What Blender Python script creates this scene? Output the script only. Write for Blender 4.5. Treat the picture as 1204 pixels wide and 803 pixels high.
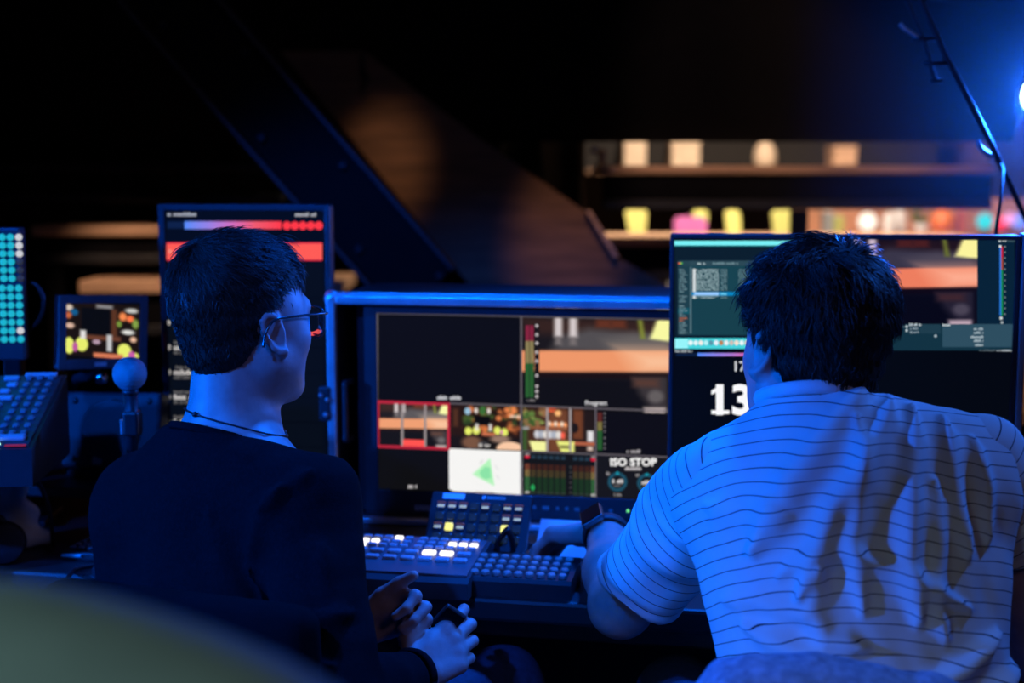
import bpy, bmesh, math, random
import numpy as np
from mathutils import Vector, Matrix, Euler

for o in list(bpy.data.objects):
    bpy.data.objects.remove(o, do_unlink=True)
scene = bpy.context.scene
COL = scene.collection
PI = math.pi
rnd = random.Random(7)
npr = np.random.RandomState(11)

# ------------------------------------------------------------------ camera
FPX, CX, CY, HORIZON, ZC = 1672.0, 602.0, 401.5, 200.0, 1.35
PITCH = math.atan((CY - HORIZON) / FPX)
SP, CP = math.sin(PITCH), math.cos(PITCH)
cam_data = bpy.data.cameras.new('camera')
cam_data.sensor_width = 36.0
cam_data.lens = 36.0 * FPX / 1204.0
cam_data.clip_start = 0.05
cam_data.dof.use_dof = True
cam_data.dof.focus_distance = 1.86
cam_data.dof.aperture_fstop = 2.6
cam = bpy.data.objects.new('camera', cam_data)
COL.objects.link(cam)
cam.location = (0, 0, ZC)
cam.rotation_euler = (PI / 2 - PITCH, 0, 0)
scene.camera = cam

# ------------------------------------------------------------------ world, exposure, room lamps and added fills
scene.view_settings.view_transform = 'Standard'
scene.view_settings.look = 'None'
scene.view_settings.gamma = 1.0
scene.view_settings.use_curve_mapping = False
scene.view_settings.exposure = 0.0
world = bpy.data.worlds.new('night_room')
scene.world = world
world.use_nodes = True
world.node_tree.nodes['Background'].inputs[0].default_value = (0.02, 0.06, 0.5, 1)
world.node_tree.nodes['Background'].inputs[1].default_value = 0.004


def aim(o, target):
    d = Vector(target) - o.location
    o.rotation_euler = d.to_track_quat('-Z', 'Y').to_euler()


def lamp(name, kind, loc, target, energy, color, size=0.3, spot=None, blend=0.5):
    l = bpy.data.lights.new(name, kind)
    l.energy = energy
    l.color = color
    if kind == 'AREA':
        l.shape = 'DISK'
        l.size = size
    else:
        l.shadow_soft_size = size
    if kind == 'SPOT':
        l.spot_size = math.radians(spot)
        l.spot_blend = blend
    o = bpy.data.objects.new(name, l)
    COL.objects.link(o)
    o.location = loc
    aim(o, target)
    o['kind'] = 'helper'
    return o


BLUE = (0.0, 0.12, 1.0)
lamp('blue_stage_light_side', 'SPOT', (-2.75, 0.92, 1.55), (0.2, 1.75, 0.95), 580, BLUE, 0.05, 50, 0.5)
lamp('blue_stage_light_high', 'SPOT', (-1.2, -0.2, 2.9), (-0.35, 2.3, 0.9), 330, BLUE, 0.06, 36, 0.4)
lamp('blue_stage_light_above', 'SPOT', (1.6, 2.25, 2.45), (0.52, 1.70, 1.10), 125, (0.02, 0.17, 1.0), 0.05, 36, 0.5)
lamp('blue_desk_fill', 'SPOT', (0.45, 2.57, 2.7), (-0.02, 1.98, 0.75), 330, BLUE, 0.08, 36, 0.6)  # added from above to brighten the desk gear and hands
lamp('warm_fill_light', 'AREA', (1.3, -1.4, 2.7), (0.35, 1.7, 0.9), 3.0, (1.0, 0.78, 0.74), 0.6)  # soft warm fill added out of view behind the camera
lamp('chair_fill_light', 'SPOT', (-1.3, -0.6, 1.9), (-0.2, 0.6, 0.85), 34.0, (0.62, 0.92, 0.95), 0.15, 34, 0.8)  # added spot that only brightens the near foreground chair
lamp('warm_stair_fill_upper', 'SPOT', (-0.15, 2.75, 2.55), (-0.37, 4.15, 1.36), 46, (1.0, 0.60, 0.36), 0.05, 10, 0.9)  # this and the next three are added to brighten stringer and treads
lamp('warm_stair_fill_lower', 'SPOT', (0.25, 2.75, 2.55), (0.16, 4.15, 1.14), 50, (1.0, 0.60, 0.36), 0.05, 12, 0.9)
lamp('warm_stair_fill_right', 'SPOT', (-0.3, 2.58, 2.45), (0.88, 4.42, 1.30), 95, (1.0, 0.62, 0.45), 0.05, 27, 0.5)
lamp('warm_stair_fill_left', 'SPOT', (-1.0, 3.1, 2.5), (-1.18, 4.3, 1.0), 120, (1.0, 0.66, 0.45), 0.05, 16, 0.6)
lamp('studio_set_light', 'AREA', (0.9, 5.25, 3.0), (1.2, 6.8, 1.1), 150, (1.0, 0.78, 0.58), 0.5)


# ------------------------------------------------------------------ pixel helpers
def ray(px, py):
    dx, dy = (px - CX) / FPX, (CY - py) / FPX
    return Vector((dx, CP + dy * SP, -SP + dy * CP))


def P(px, py, Y):
    d = ray(px, py)
    return Vector((0, 0, ZC)) + d * (Y / d.y)


def G(px, py, z):
    d = ray(px, py)
    return Vector((0, 0, ZC)) + d * ((z - ZC) / d.z)


def lin(c):
    r = []
    for v in c[:3]:
        v = v / 255.0
        r.append(v / 12.92 if v <= 0.04045 else ((v + 0.055) / 1.055) ** 2.4)
    return tuple(r)


# ------------------------------------------------------------------ materials
MATS = {}


def mat(name, base, rough=0.5, metal=0.0, var=0.15, scale=20.0, bump=0.0, bscale=200.0, spec=0.5, emit=None, estr=0.0, sheen=0.0, stretch=None):
    if name in MATS:
        return MATS[name]
    m = bpy.data.materials.new(name)
    m.use_nodes = True
    nt = m.node_tree
    b = nt.nodes['Principled BSDF']
    b.inputs['Roughness'].default_value = rough
    b.inputs['Metallic'].default_value = metal
    b.inputs['Specular IOR Level'].default_value = spec
    if sheen:
        b.inputs['Sheen Weight'].default_value = sheen
    tc = nt.nodes.new('ShaderNodeTexCoord')
    mp = nt.nodes.new('ShaderNodeMapping')
    nt.links.new(tc.outputs['Object'], mp.inputs[0])
    if stretch:
        mp.inputs['Scale'].default_value = stretch
    n = nt.nodes.new('ShaderNodeTexNoise')
    n.inputs['Scale'].default_value = scale
    n.inputs['Detail'].default_value = 5
    nt.links.new(mp.outputs[0], n.inputs['Vector'])
    r = nt.nodes.new('ShaderNodeValToRGB')
    r.color_ramp.elements[0].position = 0.3
    r.color_ramp.elements[1].position = 0.7
    r.color_ramp.elements[0].color = tuple(c * (1 - var) for c in base) + (1,)
    r.color_ramp.elements[1].color = tuple(min(1, c * (1 + var)) for c in base) + (1,)
    nt.links.new(n.outputs['Fac'], r.inputs[0])
    nt.links.new(r.outputs[0], b.inputs['Base Color'])
    if bump > 0:
        n2 = nt.nodes.new('ShaderNodeTexNoise')
        n2.inputs['Scale'].default_value = bscale
        n2.inputs['Detail'].default_value = 3
        nt.links.new(mp.outputs[0], n2.inputs['Vector'])
        bp = nt.nodes.new('ShaderNodeBump')
        bp.inputs['Strength'].default_value = bump
        bp.inputs['Distance'].default_value = 0.002
        nt.links.new(n2.outputs['Fac'], bp.inputs['Height'])
        nt.links.new(bp.outputs[0], b.inputs['Normal'])
    if emit:
        b.inputs['Emission Color'].default_value = tuple(emit) + (1,)
        b.inputs['Emission Strength'].default_value = estr
    MATS[name] = m
    return m


def glow(name, c, s=1.0):
    return mat(name, (0.02, 0.02, 0.02), 0.4, var=0.05, emit=lin(c), estr=s)


BLACK = mat('black_plastic', (0.012, 0.012, 0.014), 0.45)
DARKM = mat('dark_painted_metal', (0.02, 0.021, 0.025), 0.4, bump=0.1)
BEZEL = mat('monitor_bezel_plastic', (0.030, 0.031, 0.036), 0.38, bump=0.05, bscale=600)
ALU = mat('brushed_aluminium', (0.62, 0.63, 0.66), 0.34, 0.7, bump=0.05)
RUBBER = mat('cable_rubber', (0.02, 0.02, 0.022), 0.5)
DESKM = mat('dark_laminate', (0.022, 0.021, 0.022), 0.5, bump=0.05)
WOOD = mat('light_oak', (0.62, 0.38, 0.24), 0.55, var=0.3, scale=4, stretch=(1, 8, 8), bump=0.1, bscale=30)
BWOOD = mat('brown_wood', (0.20, 0.10, 0.05), 0.5, var=0.35, scale=5, stretch=(1, 6, 6), bump=0.1, bscale=30)
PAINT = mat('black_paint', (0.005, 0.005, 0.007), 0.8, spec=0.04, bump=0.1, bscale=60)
SKIN = mat('skin', (0.50, 0.32, 0.30), 0.48, var=0.12, scale=60, bump=0.12, bscale=500)
WHITEP = mat('white_paper', (0.72, 0.72, 0.74), 0.7, var=0.04)
KEYM = mat('grey_keycap', (0.20, 0.21, 0.23), 0.4)
KEYD = mat('dark_keycap', (0.05, 0.05, 0.055), 0.4)


# ------------------------------------------------------------------ mesh helpers
def new_obj(name, me, m=None, parent=None, loc=None, rot=None, smooth=False):
    o = bpy.data.objects.new(name, me)
    COL.objects.link(o)
    if m is not None and len(me.materials) == 0:
        me.materials.append(m)
    if parent is not None:
        o.parent = parent
    if loc is not None:
        o.location = loc
    if rot is not None:
        o.rotation_euler = rot
    if smooth:
        me.polygons.foreach_set('use_smooth', [True] * len(me.polygons))
    return o


def tag(o, label, cat=None, group=None, kind=None):
    o['label'] = label
    if cat:
        o['category'] = cat
    if group:
        o['group'] = group
    if kind:
        o['kind'] = kind
    return o


def thing(name, label, cat, loc=(0, 0, 0), rot=(0, 0, 0), group=None):
    o = bpy.data.objects.new(name, None)
    o.empty_display_size = 0.05
    COL.objects.link(o)
    o.location = loc
    o.rotation_euler = rot
    return tag(o, label, cat, group)


def box_me(size, bevel=0.0, seg=2, name='box'):
    bm = bmesh.new()
    bmesh.ops.create_cube(bm, size=1.0)
    bmesh.ops.scale(bm, vec=size, verts=bm.verts)
    if bevel > 0:
        bmesh.ops.bevel(bm, geom=bm.edges[:], offset=bevel, segments=seg, affect='EDGES', profile=0.5)
    me = bpy.data.meshes.new(name)
    bm.to_mesh(me)
    bm.free()
    return me


def box(name, size, loc, m, parent=None, bevel=0.002, rot=None, seg=2):
    me = box_me(size, min(bevel, 0.45 * min(size)), seg, name)
    return new_obj(name, me, m, parent, loc, rot)


def struct(name, size, loc, m, rot=None, bevel=0.0, label=None):
    o = box(name, size, loc, m, None, bevel, rot)
    o['kind'] = 'structure'
    if label:
        o['label'] = label
    return o


def me_from(name, v, f):
    me = bpy.data.meshes.new(name)
    me.from_pydata([tuple(map(float, p)) for p in v], [], [tuple(map(int, q)) for q in f])
    me.update()
    return me


def lathe_me(name, prof, n=24, cap=True):
    v, f = [], []
    for r, z in prof:
        for i in range(n):
            a = 2 * PI * i / n
            v.append((r * math.cos(a), r * math.sin(a), z))
    for j in range(len(prof) - 1):
        for i in range(n):
            k = (i + 1) % n
            f.append((j * n + i, j * n + k, (j + 1) * n + k, (j + 1) * n + i))
    if cap:
        f.append(tuple(range(n))[::-1])
        f.append(tuple((len(prof) - 1) * n + i for i in range(n)))
    return me_from(name, v, f)


def lathe(name, prof, m, parent=None, loc=None, rot=None, n=24, smooth=True):
    o = new_obj(name, lathe_me(name, prof, n), m, parent, loc, rot)
    if smooth:
        o.data.polygons.foreach_set('use_smooth', [len(p.vertices) == 4 for p in o.data.polygons])
    return o


def smooth_pts(pts, n=8):
    pts = [Vector(p) for p in pts]
    if len(pts) < 3:
        return pts
    out = []
    q = [pts[0] * 2 - pts[1]] + pts + [pts[-1] * 2 - pts[-2]]
    for i in range(1, len(q) - 2):
        a, b, c, d = q[i - 1], q[i], q[i + 1], q[i + 2]
        for k in range(n):
            t = k / n
            out.append(0.5 * ((2 * b) + (c - a) * t + (2 * a - 5 * b + 4 * c - d) * t * t + (3 * b - a - 3 * c + d) * t ** 3))
    out.append(pts[-1])
    return out


def tube_me(name, pts, r, n=8, flat=None):
    """swept tube through pts; r float or list"""
    pts = [Vector(p) for p in pts]
    rs = r if isinstance(r, (list, tuple)) else [r] * len(pts)
    v, f = [], []
    up = Vector((0, 0, 1))
    t0 = (pts[1] - pts[0]).normalized()
    if abs(t0.dot(up)) > 0.9:
        up = Vector((0, 1, 0))
    for i, p in enumerate(pts):
        t = (pts[min(i + 1, len(pts) - 1)] - pts[max(i - 1, 0)]).normalized()
        s = t.cross(up).normalized()
        u = s.cross(t).normalized()
        up = u
        for k in range(n):
            a = 2 * PI * k / n
            fl = 1.0 if flat is None else flat
            v.append(p + s * (rs[i] * math.cos(a)) + u * (rs[i] * fl * math.sin(a)))
    for i in range(len(pts) - 1):
        for k in range(n):
            k2 = (k + 1) % n
            f.append((i * n + k, i * n + k2, (i + 1) * n + k2, (i + 1) * n + k))
    f.append(tuple(range(n))[::-1])
    f.append(tuple((len(pts) - 1) * n + k for k in range(n)))
    return me_from(name, v, f)


def tube(name, pts, r, m, parent=None, n=8, curve=True, flat=None):
    p = smooth_pts(pts) if curve else pts
    if isinstance(r, (list, tuple)) and len(r) != len(p):
        r = list(np.interp(np.linspace(0, 1, len(p)), np.linspace(0, 1, len(r)), r))
    return new_obj(name, tube_me(name, p, r, n, flat), m, parent, smooth=True)


def prism_me(name, poly, d):
    """poly of (x,z), extruded from y=0 to y=d"""
    n = len(poly)
    v = [(x, 0, z) for x, z in poly] + [(x, d, z) for x, z in poly]
    f = [tuple(range(n)), tuple(range(2 * n - 1, n - 1, -1))]
    for i in range(n):
        j = (i + 1) % n
        f.append((j, i, n + i, n + j))
    me = me_from(name, v, f)
    bm = bmesh.new()
    bm.from_mesh(me)
    bmesh.ops.recalc_face_normals(bm, faces=bm.faces)
    bm.to_mesh(me)
    bm.free()
    return me


# ------------------------------------------------------------------ signed-distance modelling (organic shapes)
class Field:
    def __init__(s, lo, hi, h):
        s.lo = np.array(lo, np.float32)
        s.h = h
        n = np.ceil((np.array(hi) - np.array(lo)) / h).astype(int) + 1
        s.n = n
        s.ax = [(s.lo[i] + h * np.arange(n[i])).astype(np.float32) for i in range(3)]
        s.f = np.full(n, 0.25, np.float32)

    def sub(s, lo, hi):
        sl = []
        for i in range(3):
            a = int(np.clip(np.floor((lo[i] - s.lo[i]) / s.h), 0, s.n[i]))
            b = int(np.clip(np.ceil((hi[i] - s.lo[i]) / s.h) + 1, 0, s.n[i]))
            sl.append(slice(a, b))
        sl = tuple(sl)
        X = s.ax[0][sl[0]][:, None, None]
        Y = s.ax[1][sl[1]][None, :, None]
        Z = s.ax[2][sl[2]][None, None, :]
        return sl, X, Y, Z

    def put(s, sl, d, k, mode):
        if d.size == 0:
            return
        cur = s.f[sl]
        if mode == 'cut':
            d = -d
            if k > 0:
                h = np.clip(0.5 - 0.5 * (cur - d) / k, 0, 1)
                s.f[sl] = cur * (1 - h) + d * h + k * h * (1 - h)
            else:
                s.f[sl] = np.maximum(cur, d)
        else:
            if k > 0:
                h = np.clip(0.5 + 0.5 * (cur - d) / k, 0, 1)
                s.f[sl] = cur * (1 - h) + d * h - k * h * (1 - h)
            else:
                s.f[sl] = np.minimum(cur, d)

    def cone(s, a, b, r1, r2=None, k=0.01, mode='add'):
        r2 = r1 if r2 is None else r2
        a, b = np.array(a, float), np.array(b, float)
        m = max(r1, r2) + k + 0.025
        sl, X, Y, Z = s.sub(np.minimum(a, b) - m, np.maximum(a, b) + m)
        ab = b - a
        L = max(ab.dot(ab), 1e-9)
        t = np.clip(((X - a[0]) * ab[0] + (Y - a[1]) * ab[1] + (Z - a[2]) * ab[2]) / L, 0, 1)
        d = np.sqrt((X - a[0] - ab[0] * t) ** 2 + (Y - a[1] - ab[1] * t) ** 2 + (Z - a[2] - ab[2] * t) ** 2) - (r1 + (r2 - r1) * t)
        s.put(sl, d, k, mode)

    def ell(s, c, r, R=None, k=0.01, mode='add'):
        c = np.array(c, float)
        R = np.eye(3) if R is None else np.array(R)
        m = max(r) + k + 0.025
        sl, X, Y, Z = s.sub(c - m, c + m)
        X, Y, Z = X - c[0], Y - c[1], Z - c[2]
        q = [(X * R[0, i] + Y * R[1, i] + Z * R[2, i]) for i in range(3)]
        k0 = np.sqrt(sum((q[i] / r[i]) ** 2 for i in range(3)))
        k1 = np.sqrt(sum((q[i] / r[i] ** 2) ** 2 for i in range(3))) + 1e-6
        d = k0 * (k0 - 1) / k1
        s.put(sl, d, k, mode)

    def plane_cut(s, p, n, k=0.004):
        """remove everything on the side the normal n points to"""
        p, n = np.array(p, float), np.array(n, float)
        n = n / np.linalg.norm(n)
        X, Y, Z = s.ax[0][:, None, None], s.ax[1][None, :, None], s.ax[2][None, None, :]
        d = (X - p[0]) * n[0] + (Y - p[1]) * n[1] + (Z - p[2]) * n[2]
        h = np.clip(0.5 - 0.5 * (s.f - d) / k, 0, 1)
        s.f = (s.f * (1 - h) + d * h + k * h * (1 - h)).astype(np.float32)

    def mesh(s):
        f = s.f
        ins = f < 0
        a = ins[:-1, :-1, :-1]
        allin = a.copy()
        anyin = a.copy()
        offs = [(i, j, k) for i in (0, 1) for j in (0, 1) for k in (0, 1)]
        n0, n1, n2 = f.shape
        for (i, j, k) in offs[1:]:
            c = ins[i:n0 - 1 + i, j:n1 - 1 + j, k:n2 - 1 + k]
            allin &= c
            anyin |= c
        mask = anyin & ~allin
        idx = np.argwhere(mask)
        V = np.stack([f[idx[:, 0] + i, idx[:, 1] + j, idx[:, 2] + k] for (i, j, k) in offs], 1)
        pos = np.zeros((len(idx), 3))
        cnt = np.zeros(len(idx))
        for x in range(8):
            for y in range(x + 1, 8):
                dd = np.array(offs[y]) - np.array(offs[x])
                if np.abs(dd).sum() != 1:
                    continue
                va, vb = V[:, x], V[:, y]
                cr = (va < 0) != (vb < 0)
                t = np.where(cr, va / np.where(cr, va - vb, 1), 0)
                pos += cr[:, None] * (np.array(offs[x])[None] + t[:, None] * dd[None])
                cnt += cr
        v = s.lo[None] + s.h * (idx + pos / cnt[:, None])
        vid = np.full(mask.shape, -1, np.int64)
        vid[mask] = np.arange(len(idx))
        quads = []
        for ax in range(3):
            u, w = (ax + 1) % 3, (ax + 2) % 3
            A = np.moveaxis(ins, (ax, u, w), (0, 1, 2))
            C = np.moveaxis(vid, (ax, u, w), (0, 1, 2))
            ch = A[:-1, 1:-1, 1:-1] != A[1:, 1:-1, 1:-1]
            e = np.argwhere(ch)
            i, j, k = e[:, 0], e[:, 1] + 1, e[:, 2] + 1
            q = np.stack([C[i, j - 1, k - 1], C[i, j, k - 1], C[i, j, k], C[i, j - 1, k]], 1)
            flip = ~A[i, j, k]
            q[flip] = q[flip][:, ::-1]
            quads.append(q)
        q = np.concatenate(quads)
        return v, q


def vnormals(v, q):
    n = np.cross(v[q[:, 2]] - v[q[:, 0]], v[q[:, 3]] - v[q[:, 1]])
    N = np.zeros_like(v)
    for c in range(4):
        np.add.at(N, q[:, c], n)
    return N / (np.linalg.norm(N, axis=1, keepdims=True) + 1e-12)


def relax(v, q, it=1, lam=0.5):
    """umbrella smoothing along quad edges"""
    a = np.concatenate([q[:, 0], q[:, 1], q[:, 2], q[:, 3]])
    b = np.concatenate([q[:, 1], q[:, 2], q[:, 3], q[:, 0]])
    for _ in range(it):
        s = np.zeros_like(v)
        c = np.zeros(len(v))
        np.add.at(s, a, v[b])
        np.add.at(c, a, 1)
        np.add.at(s, b, v[a])
        np.add.at(c, b, 1)
        v = v + lam * (s / np.maximum(c, 1)[:, None] - v)
    return v


def np_obj(name, v, q, m, parent=None, attrs=None):
    me = bpy.data.meshes.new(name)
    me.vertices.add(len(v))
    me.vertices.foreach_set('co', np.ascontiguousarray(v, np.float32).ravel())
    me.loops.add(q.size)
    me.loops.foreach_set('vertex_index', np.ascontiguousarray(q, np.int32).ravel())
    me.polygons.add(len(q))
    w = q.shape[1]
    me.polygons.foreach_set('loop_start', np.arange(0, q.size, w, dtype=np.int32))
    me.polygons.foreach_set('loop_total', np.full(len(q), w, np.int32))
    me.update(calc_edges=True)
    me.validate()
    me.polygons.foreach_set('use_smooth', [True] * len(me.polygons))
    for k, arr in (attrs or {}).items():
        at = me.attributes.new(k, 'FLOAT', 'POINT')
        at.data.foreach_set('value', np.ascontiguousarray(arr, np.float32))
    me.materials.append(m)
    o = bpy.data.objects.new(name, me)
    COL.objects.link(o)
    if parent:
        o.parent = parent
    return o


def wob(p, freq, n=7, seed=0):
    """smooth pseudo-random field in about [-1,1]"""
    r = np.random.RandomState(seed)
    s = np.zeros(len(p))
    for _ in range(n):
        d = r.normal(size=3)
        d /= np.linalg.norm(d)
        s += np.sin(p @ (d * freq * r.uniform(0.6, 1.5)) + r.uniform(0, 6.28))
    return s / math.sqrt(n)

# ================================================================== the room
struct('floor', (7, 12, 0.1), (0, 4, -0.05), mat('dark_carpet', (0.02, 0.02, 0.024), 0.95, bump=0.5, bscale=150))
struct('ceiling', (7, 12, 0.1), (0, 4, 3.5), PAINT)
struct('wall_left', (0.1, 12, 3.45), (-3.4, 4, 1.725), PAINT)
struct('wall_right', (0.1, 12, 3.45), (2.9, 4, 1.725), mat('grey_wall_paint', (0.03, 0.03, 0.035), 0.8, bump=0.1, bscale=60))
struct('wall_back', (6.2, 0.1, 3.45), (-0.25, 8.6, 1.725), mat('brown_wall', (0.10, 0.055, 0.035), 0.8))

# the dark underside of the tribune stairs over the control desk
SOF_A, SOF_B = Vector((0, 4.50, 1.425)), Vector((0, 3.25, 3.1))
sd = SOF_B - SOF_A
sang = math.atan2(sd.z, sd.y)
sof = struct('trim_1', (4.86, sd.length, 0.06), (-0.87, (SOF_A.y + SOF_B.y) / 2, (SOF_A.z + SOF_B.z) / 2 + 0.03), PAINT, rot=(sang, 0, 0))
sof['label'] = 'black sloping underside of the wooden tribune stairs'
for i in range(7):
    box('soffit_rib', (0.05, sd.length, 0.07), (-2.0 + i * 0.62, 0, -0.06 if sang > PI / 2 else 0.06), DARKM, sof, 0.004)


def px_board(name, x0, x1, ytop, ybot, Y, depth, m, parent, bevel=0.003):
    a, b = P(x0, ytop, Y), P(x1, ybot, Y)
    return box(name, (abs(b.x - a.x), depth, abs(a.z - b.z)), ((a.x + b.x) / 2, Y + depth / 2, (a.z + b.z) / 2), m, parent, bevel)


def step_tread(label, x0, x1, ytop, ybot, Y, depth, beam_bot, post, m=WOOD):
    a, b = P(x0, ytop, Y), P(x1, ybot, Y)
    root = thing('stair_step', label, 'stair step', ((a.x + b.x) / 2, Y, 0), group='wooden steps of the tribune stairs')
    th = a.z - b.z
    box('tread_board', (b.x - a.x, depth, th), (0, depth / 2, (a.z + b.z) / 2), m, root, 0.004)
    c = P(x1, beam_bot, Y)
    box('support_beam', (b.x - a.x - 0.01, 0.05, b.z - c.z - 0.002), (0, 0.05, (b.z + c.z) / 2), PAINT, root, 0.003)
    pxm = P(post, 300, Y).x - root.location.x
    box('post', (0.05, 0.05, c.z - 0.001), (pxm, 0.05, (c.z - 0.001) / 2), PAINT, root, 0.003)
    box('support_ledge', (b.x - a.x - 0.01, 0.012, 0.03), (0, 0.019, c.z + 0.016), DARKM, root, 0.003)
    return root


step_tread('upper wooden stair tread with dark beam below, behind the right-hand monitor', 708, 1172, 194.5, 204, 4.42, 0.30, 247, 942)
step_tread('lower wooden stair tread just left of the right-hand monitor top', 712, 1150, 278, 290, 4.72, 0.30, 330, 943)
step_tread('thin wooden stair tread left of the portrait monitor', 36, 300, 265, 277.5, 4.40, 0.22, 311, 60)
step_tread('broad pale wooden stair tread behind the small monitor', 92, 404, 330, 345, 4.28, 0.36, 395, 300)
# two faint dark steps higher on the left
for k, (yt, yb, Y, lab) in enumerate(((192, 201, 4.46, 'uppermost dark painted stair step at the left'), (228, 238, 4.47, 'dark painted stair step above the thin wooden tread'))):
    a, b = P(-160, yt, Y), P(330, yb, Y)
    r = thing('stair_step', lab, 'stair step', ((a.x + b.x) / 2, Y, 0), group='dark steps of the tribune stairs')
    box('tread_board', (b.x - a.x, 0.10, a.z - b.z), (0, 0.05, (a.z + b.z) / 2), DARKM, r, 0.004)

# brown wooden stair stringer, wide board seen from below
YS = 4.15
pts = [(330, 60), (428, 60), (560, 160), (690, 250), (722, 300), (800, 345), (560, 345)]
c0 = P(560, 345, YS)
root = thing('stair_stringer', 'broad brown wooden stair stringer slanting down behind the centre monitor', 'stair stringer', (c0.x, YS, 0))
poly = [(P(x, y, YS).x - c0.x, P(x, y, YS).z) for x, y in pts]
new_obj('board', prism_me('board', poly, 0.035), BWOOD, root)
e = [(P(x, y, YS).x - c0.x, P(x, y, YS).z) for x, y in ((688, 247), (694, 247), (727, 300), (721, 302))]
box('post', (0.06, 0.04, poly[5][1] - 0.002), (P(660, 345, YS).x - c0.x, 0.06, poly[5][1] / 2), PAINT, root, 0.003)
new_obj('edge_strip', prism_me('edge_strip', e, 0.03), WOOD, root, (0, -0.031, 0))
# wall hook on the stringer
tube('hook', [P(427, 62, YS - 0.02) - Vector((c0.x, YS, 0)), P(427, 82, YS - 0.03) - Vector((c0.x, YS, 0)), P(432, 92, YS - 0.05) - Vector((c0.x, YS, 0)), P(426, 105, YS - 0.03) - Vector((c0.x, YS, 0))], 0.006, DARKM, root)

# added black curtain, blocks set light leaking in behind the left steps
cur = thing('blocking_curtain', 'black light-blocking curtain added behind the left stair treads', 'curtain', (-1.5, 4.95, 0))
nx_ = 181
vs_, fs_ = [], []
for i in range(nx_):
    x_ = -1.8 + 3.55 * i / (nx_ - 1)
    y_ = 0.035 * math.sin(x_ * 42) + 0.012 * math.sin(x_ * 97 + 1)
    vs_ += [(x_, y_, 0.02), (x_, y_, 3.42)]
for i in range(nx_ - 1):
    fs_.append((2 * i, 2 * i + 2, 2 * i + 3, 2 * i + 1))
cm_ = new_obj('cloth', me_from('cloth', vs_, fs_), mat('black_velvet', (0.006, 0.006, 0.008), 0.95), cur, smooth=True)
sol = cm_.modifiers.new('thickness', 'SOLIDIFY')
sol.thickness = 0.004
tube('curtain_rail', [(-1.82, 0, 3.43), (1.77, 0, 3.43)], 0.014, DARKM, cur, curve=False)

# dark steel beam crossing in front
YB = 3.3
a, b = P(172, -30, YB), P(500, 345, YB)
d = (b - a).normalized()
L = (b - a).length
ang = math.atan2(d.z, d.x)
beam = thing('steel_beam', 'dark diagonal steel beam running down from the upper left corner', 'beam', a, (0, -ang, 0))
BEAM_M = mat('blue_black_steel', (0.006, 0.006, 0.007), 0.6, 0.0, bump=0.1, spec=0.12)
box('web', (L, 0.014, 0.16), (L / 2, 0.03, 0), BEAM_M, beam, 0.002)
for s in (-1, 1):
    box('flange', (L, 0.085, 0.012), (L / 2, 0.03, s * 0.086), mat('lit_flange_steel', (0.06, 0.06, 0.065), 0.4, 0.3, bump=0.1), beam, 0.003)  # flange colour lightened to stand in for light catching the beam edges
for k in range(6):
    lathe('bolt', [(0.0, 0.0), (0.012, 0.0), (0.012, 0.009), (0.008, 0.012)], DARKM, beam, (0.1 + k * 0.17, 0.023, 0.05 * (1 if k % 2 else -1)), (PI / 2, 0, 0), n=6, smooth=False)

# slanting black truss edge at the upper right with its rungs and clips
YT = 2.6
tr = thing('truss_ladder', 'thin dark truss rail slanting down beside the blue lamp', 'truss', P(1130, 100, YT))
o0 = P(1130, 100, YT)
tube('rail', [P(1078, -10, YT) - o0, P(1112, 65, YT) - o0, P(1146, 130, YT) - o0, P(1176, 192, YT) - o0, P(1214, 275, YT) - o0], 0.0055, DARKM, tr)
tube('rail', [P(1062, -10, YT) - o0, P(1085, 45, YT) - o0, P(1101, 97, YT) - o0], 0.004, DARKM, tr)
for (x0, x1, y) in ((1072, 1103, 46), (1086, 1116, 75), (1094, 1108, 95)):
    tube('rung', [P(x0, y, YT) - o0, P(x1, y, YT) - o0], 0.004, DARKM, tr, curve=False)
tube('hook', [P(1058, 28, YT) - o0, P(1064, 34, YT) - o0, P(1080, 44, YT) - o0], 0.004, ALU, tr)
tube('clip', [P(1150, 165, YT) - o0, P(1152, 172, YT) - o0, P(1160, 180, YT) - o0, P(1168, 184, YT) - o0], 0.005, ALU, tr)

# small clamp at the left end of the upper tread
r = thing('clamp', 'small metal clamp at the left end of the upper stair tread', 'clamp', P(703, 178, 4.38))
box('jaw', (0.02, 0.06, 0.05), (0.014, 0.02, -0.018), BWOOD, r, 0.004)
lathe('screw', [(0, 0), (0.010, 0), (0.014, 0.006), (0.010, 0.016), (0, 0.018)], ALU, r, (-0.012, -0.02, 0.003), (PI / 2, 0, 0), n=12)
tube('arm', [(0.0, 0, -0.04), (-0.01, -0.005, -0.06), (-0.02, -0.005, -0.075)], 0.007, BWOOD, r)

# ================================================================== the studio set beyond the stairs
SETW = mat('terracotta_panel', (0.45, 0.22, 0.13), 0.7, var=0.25, scale=8)
CREAM = mat('cream_card', (0.72, 0.56, 0.42), 0.7, var=0.1)
YEL = mat('neon_yellow_plastic', (0.86, 0.88, 0.28), 0.4, var=0.05)
PINK = mat('pink_fabric', (0.95, 0.24, 0.68), 0.8, var=0.06, bump=0.1)
ORANGE = mat('orange_ceramic', (0.85, 0.22, 0.03), 0.35, var=0.06)
LEAF = mat('leaf_green', (0.16, 0.22, 0.04), 0.5, var=0.3)


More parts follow.
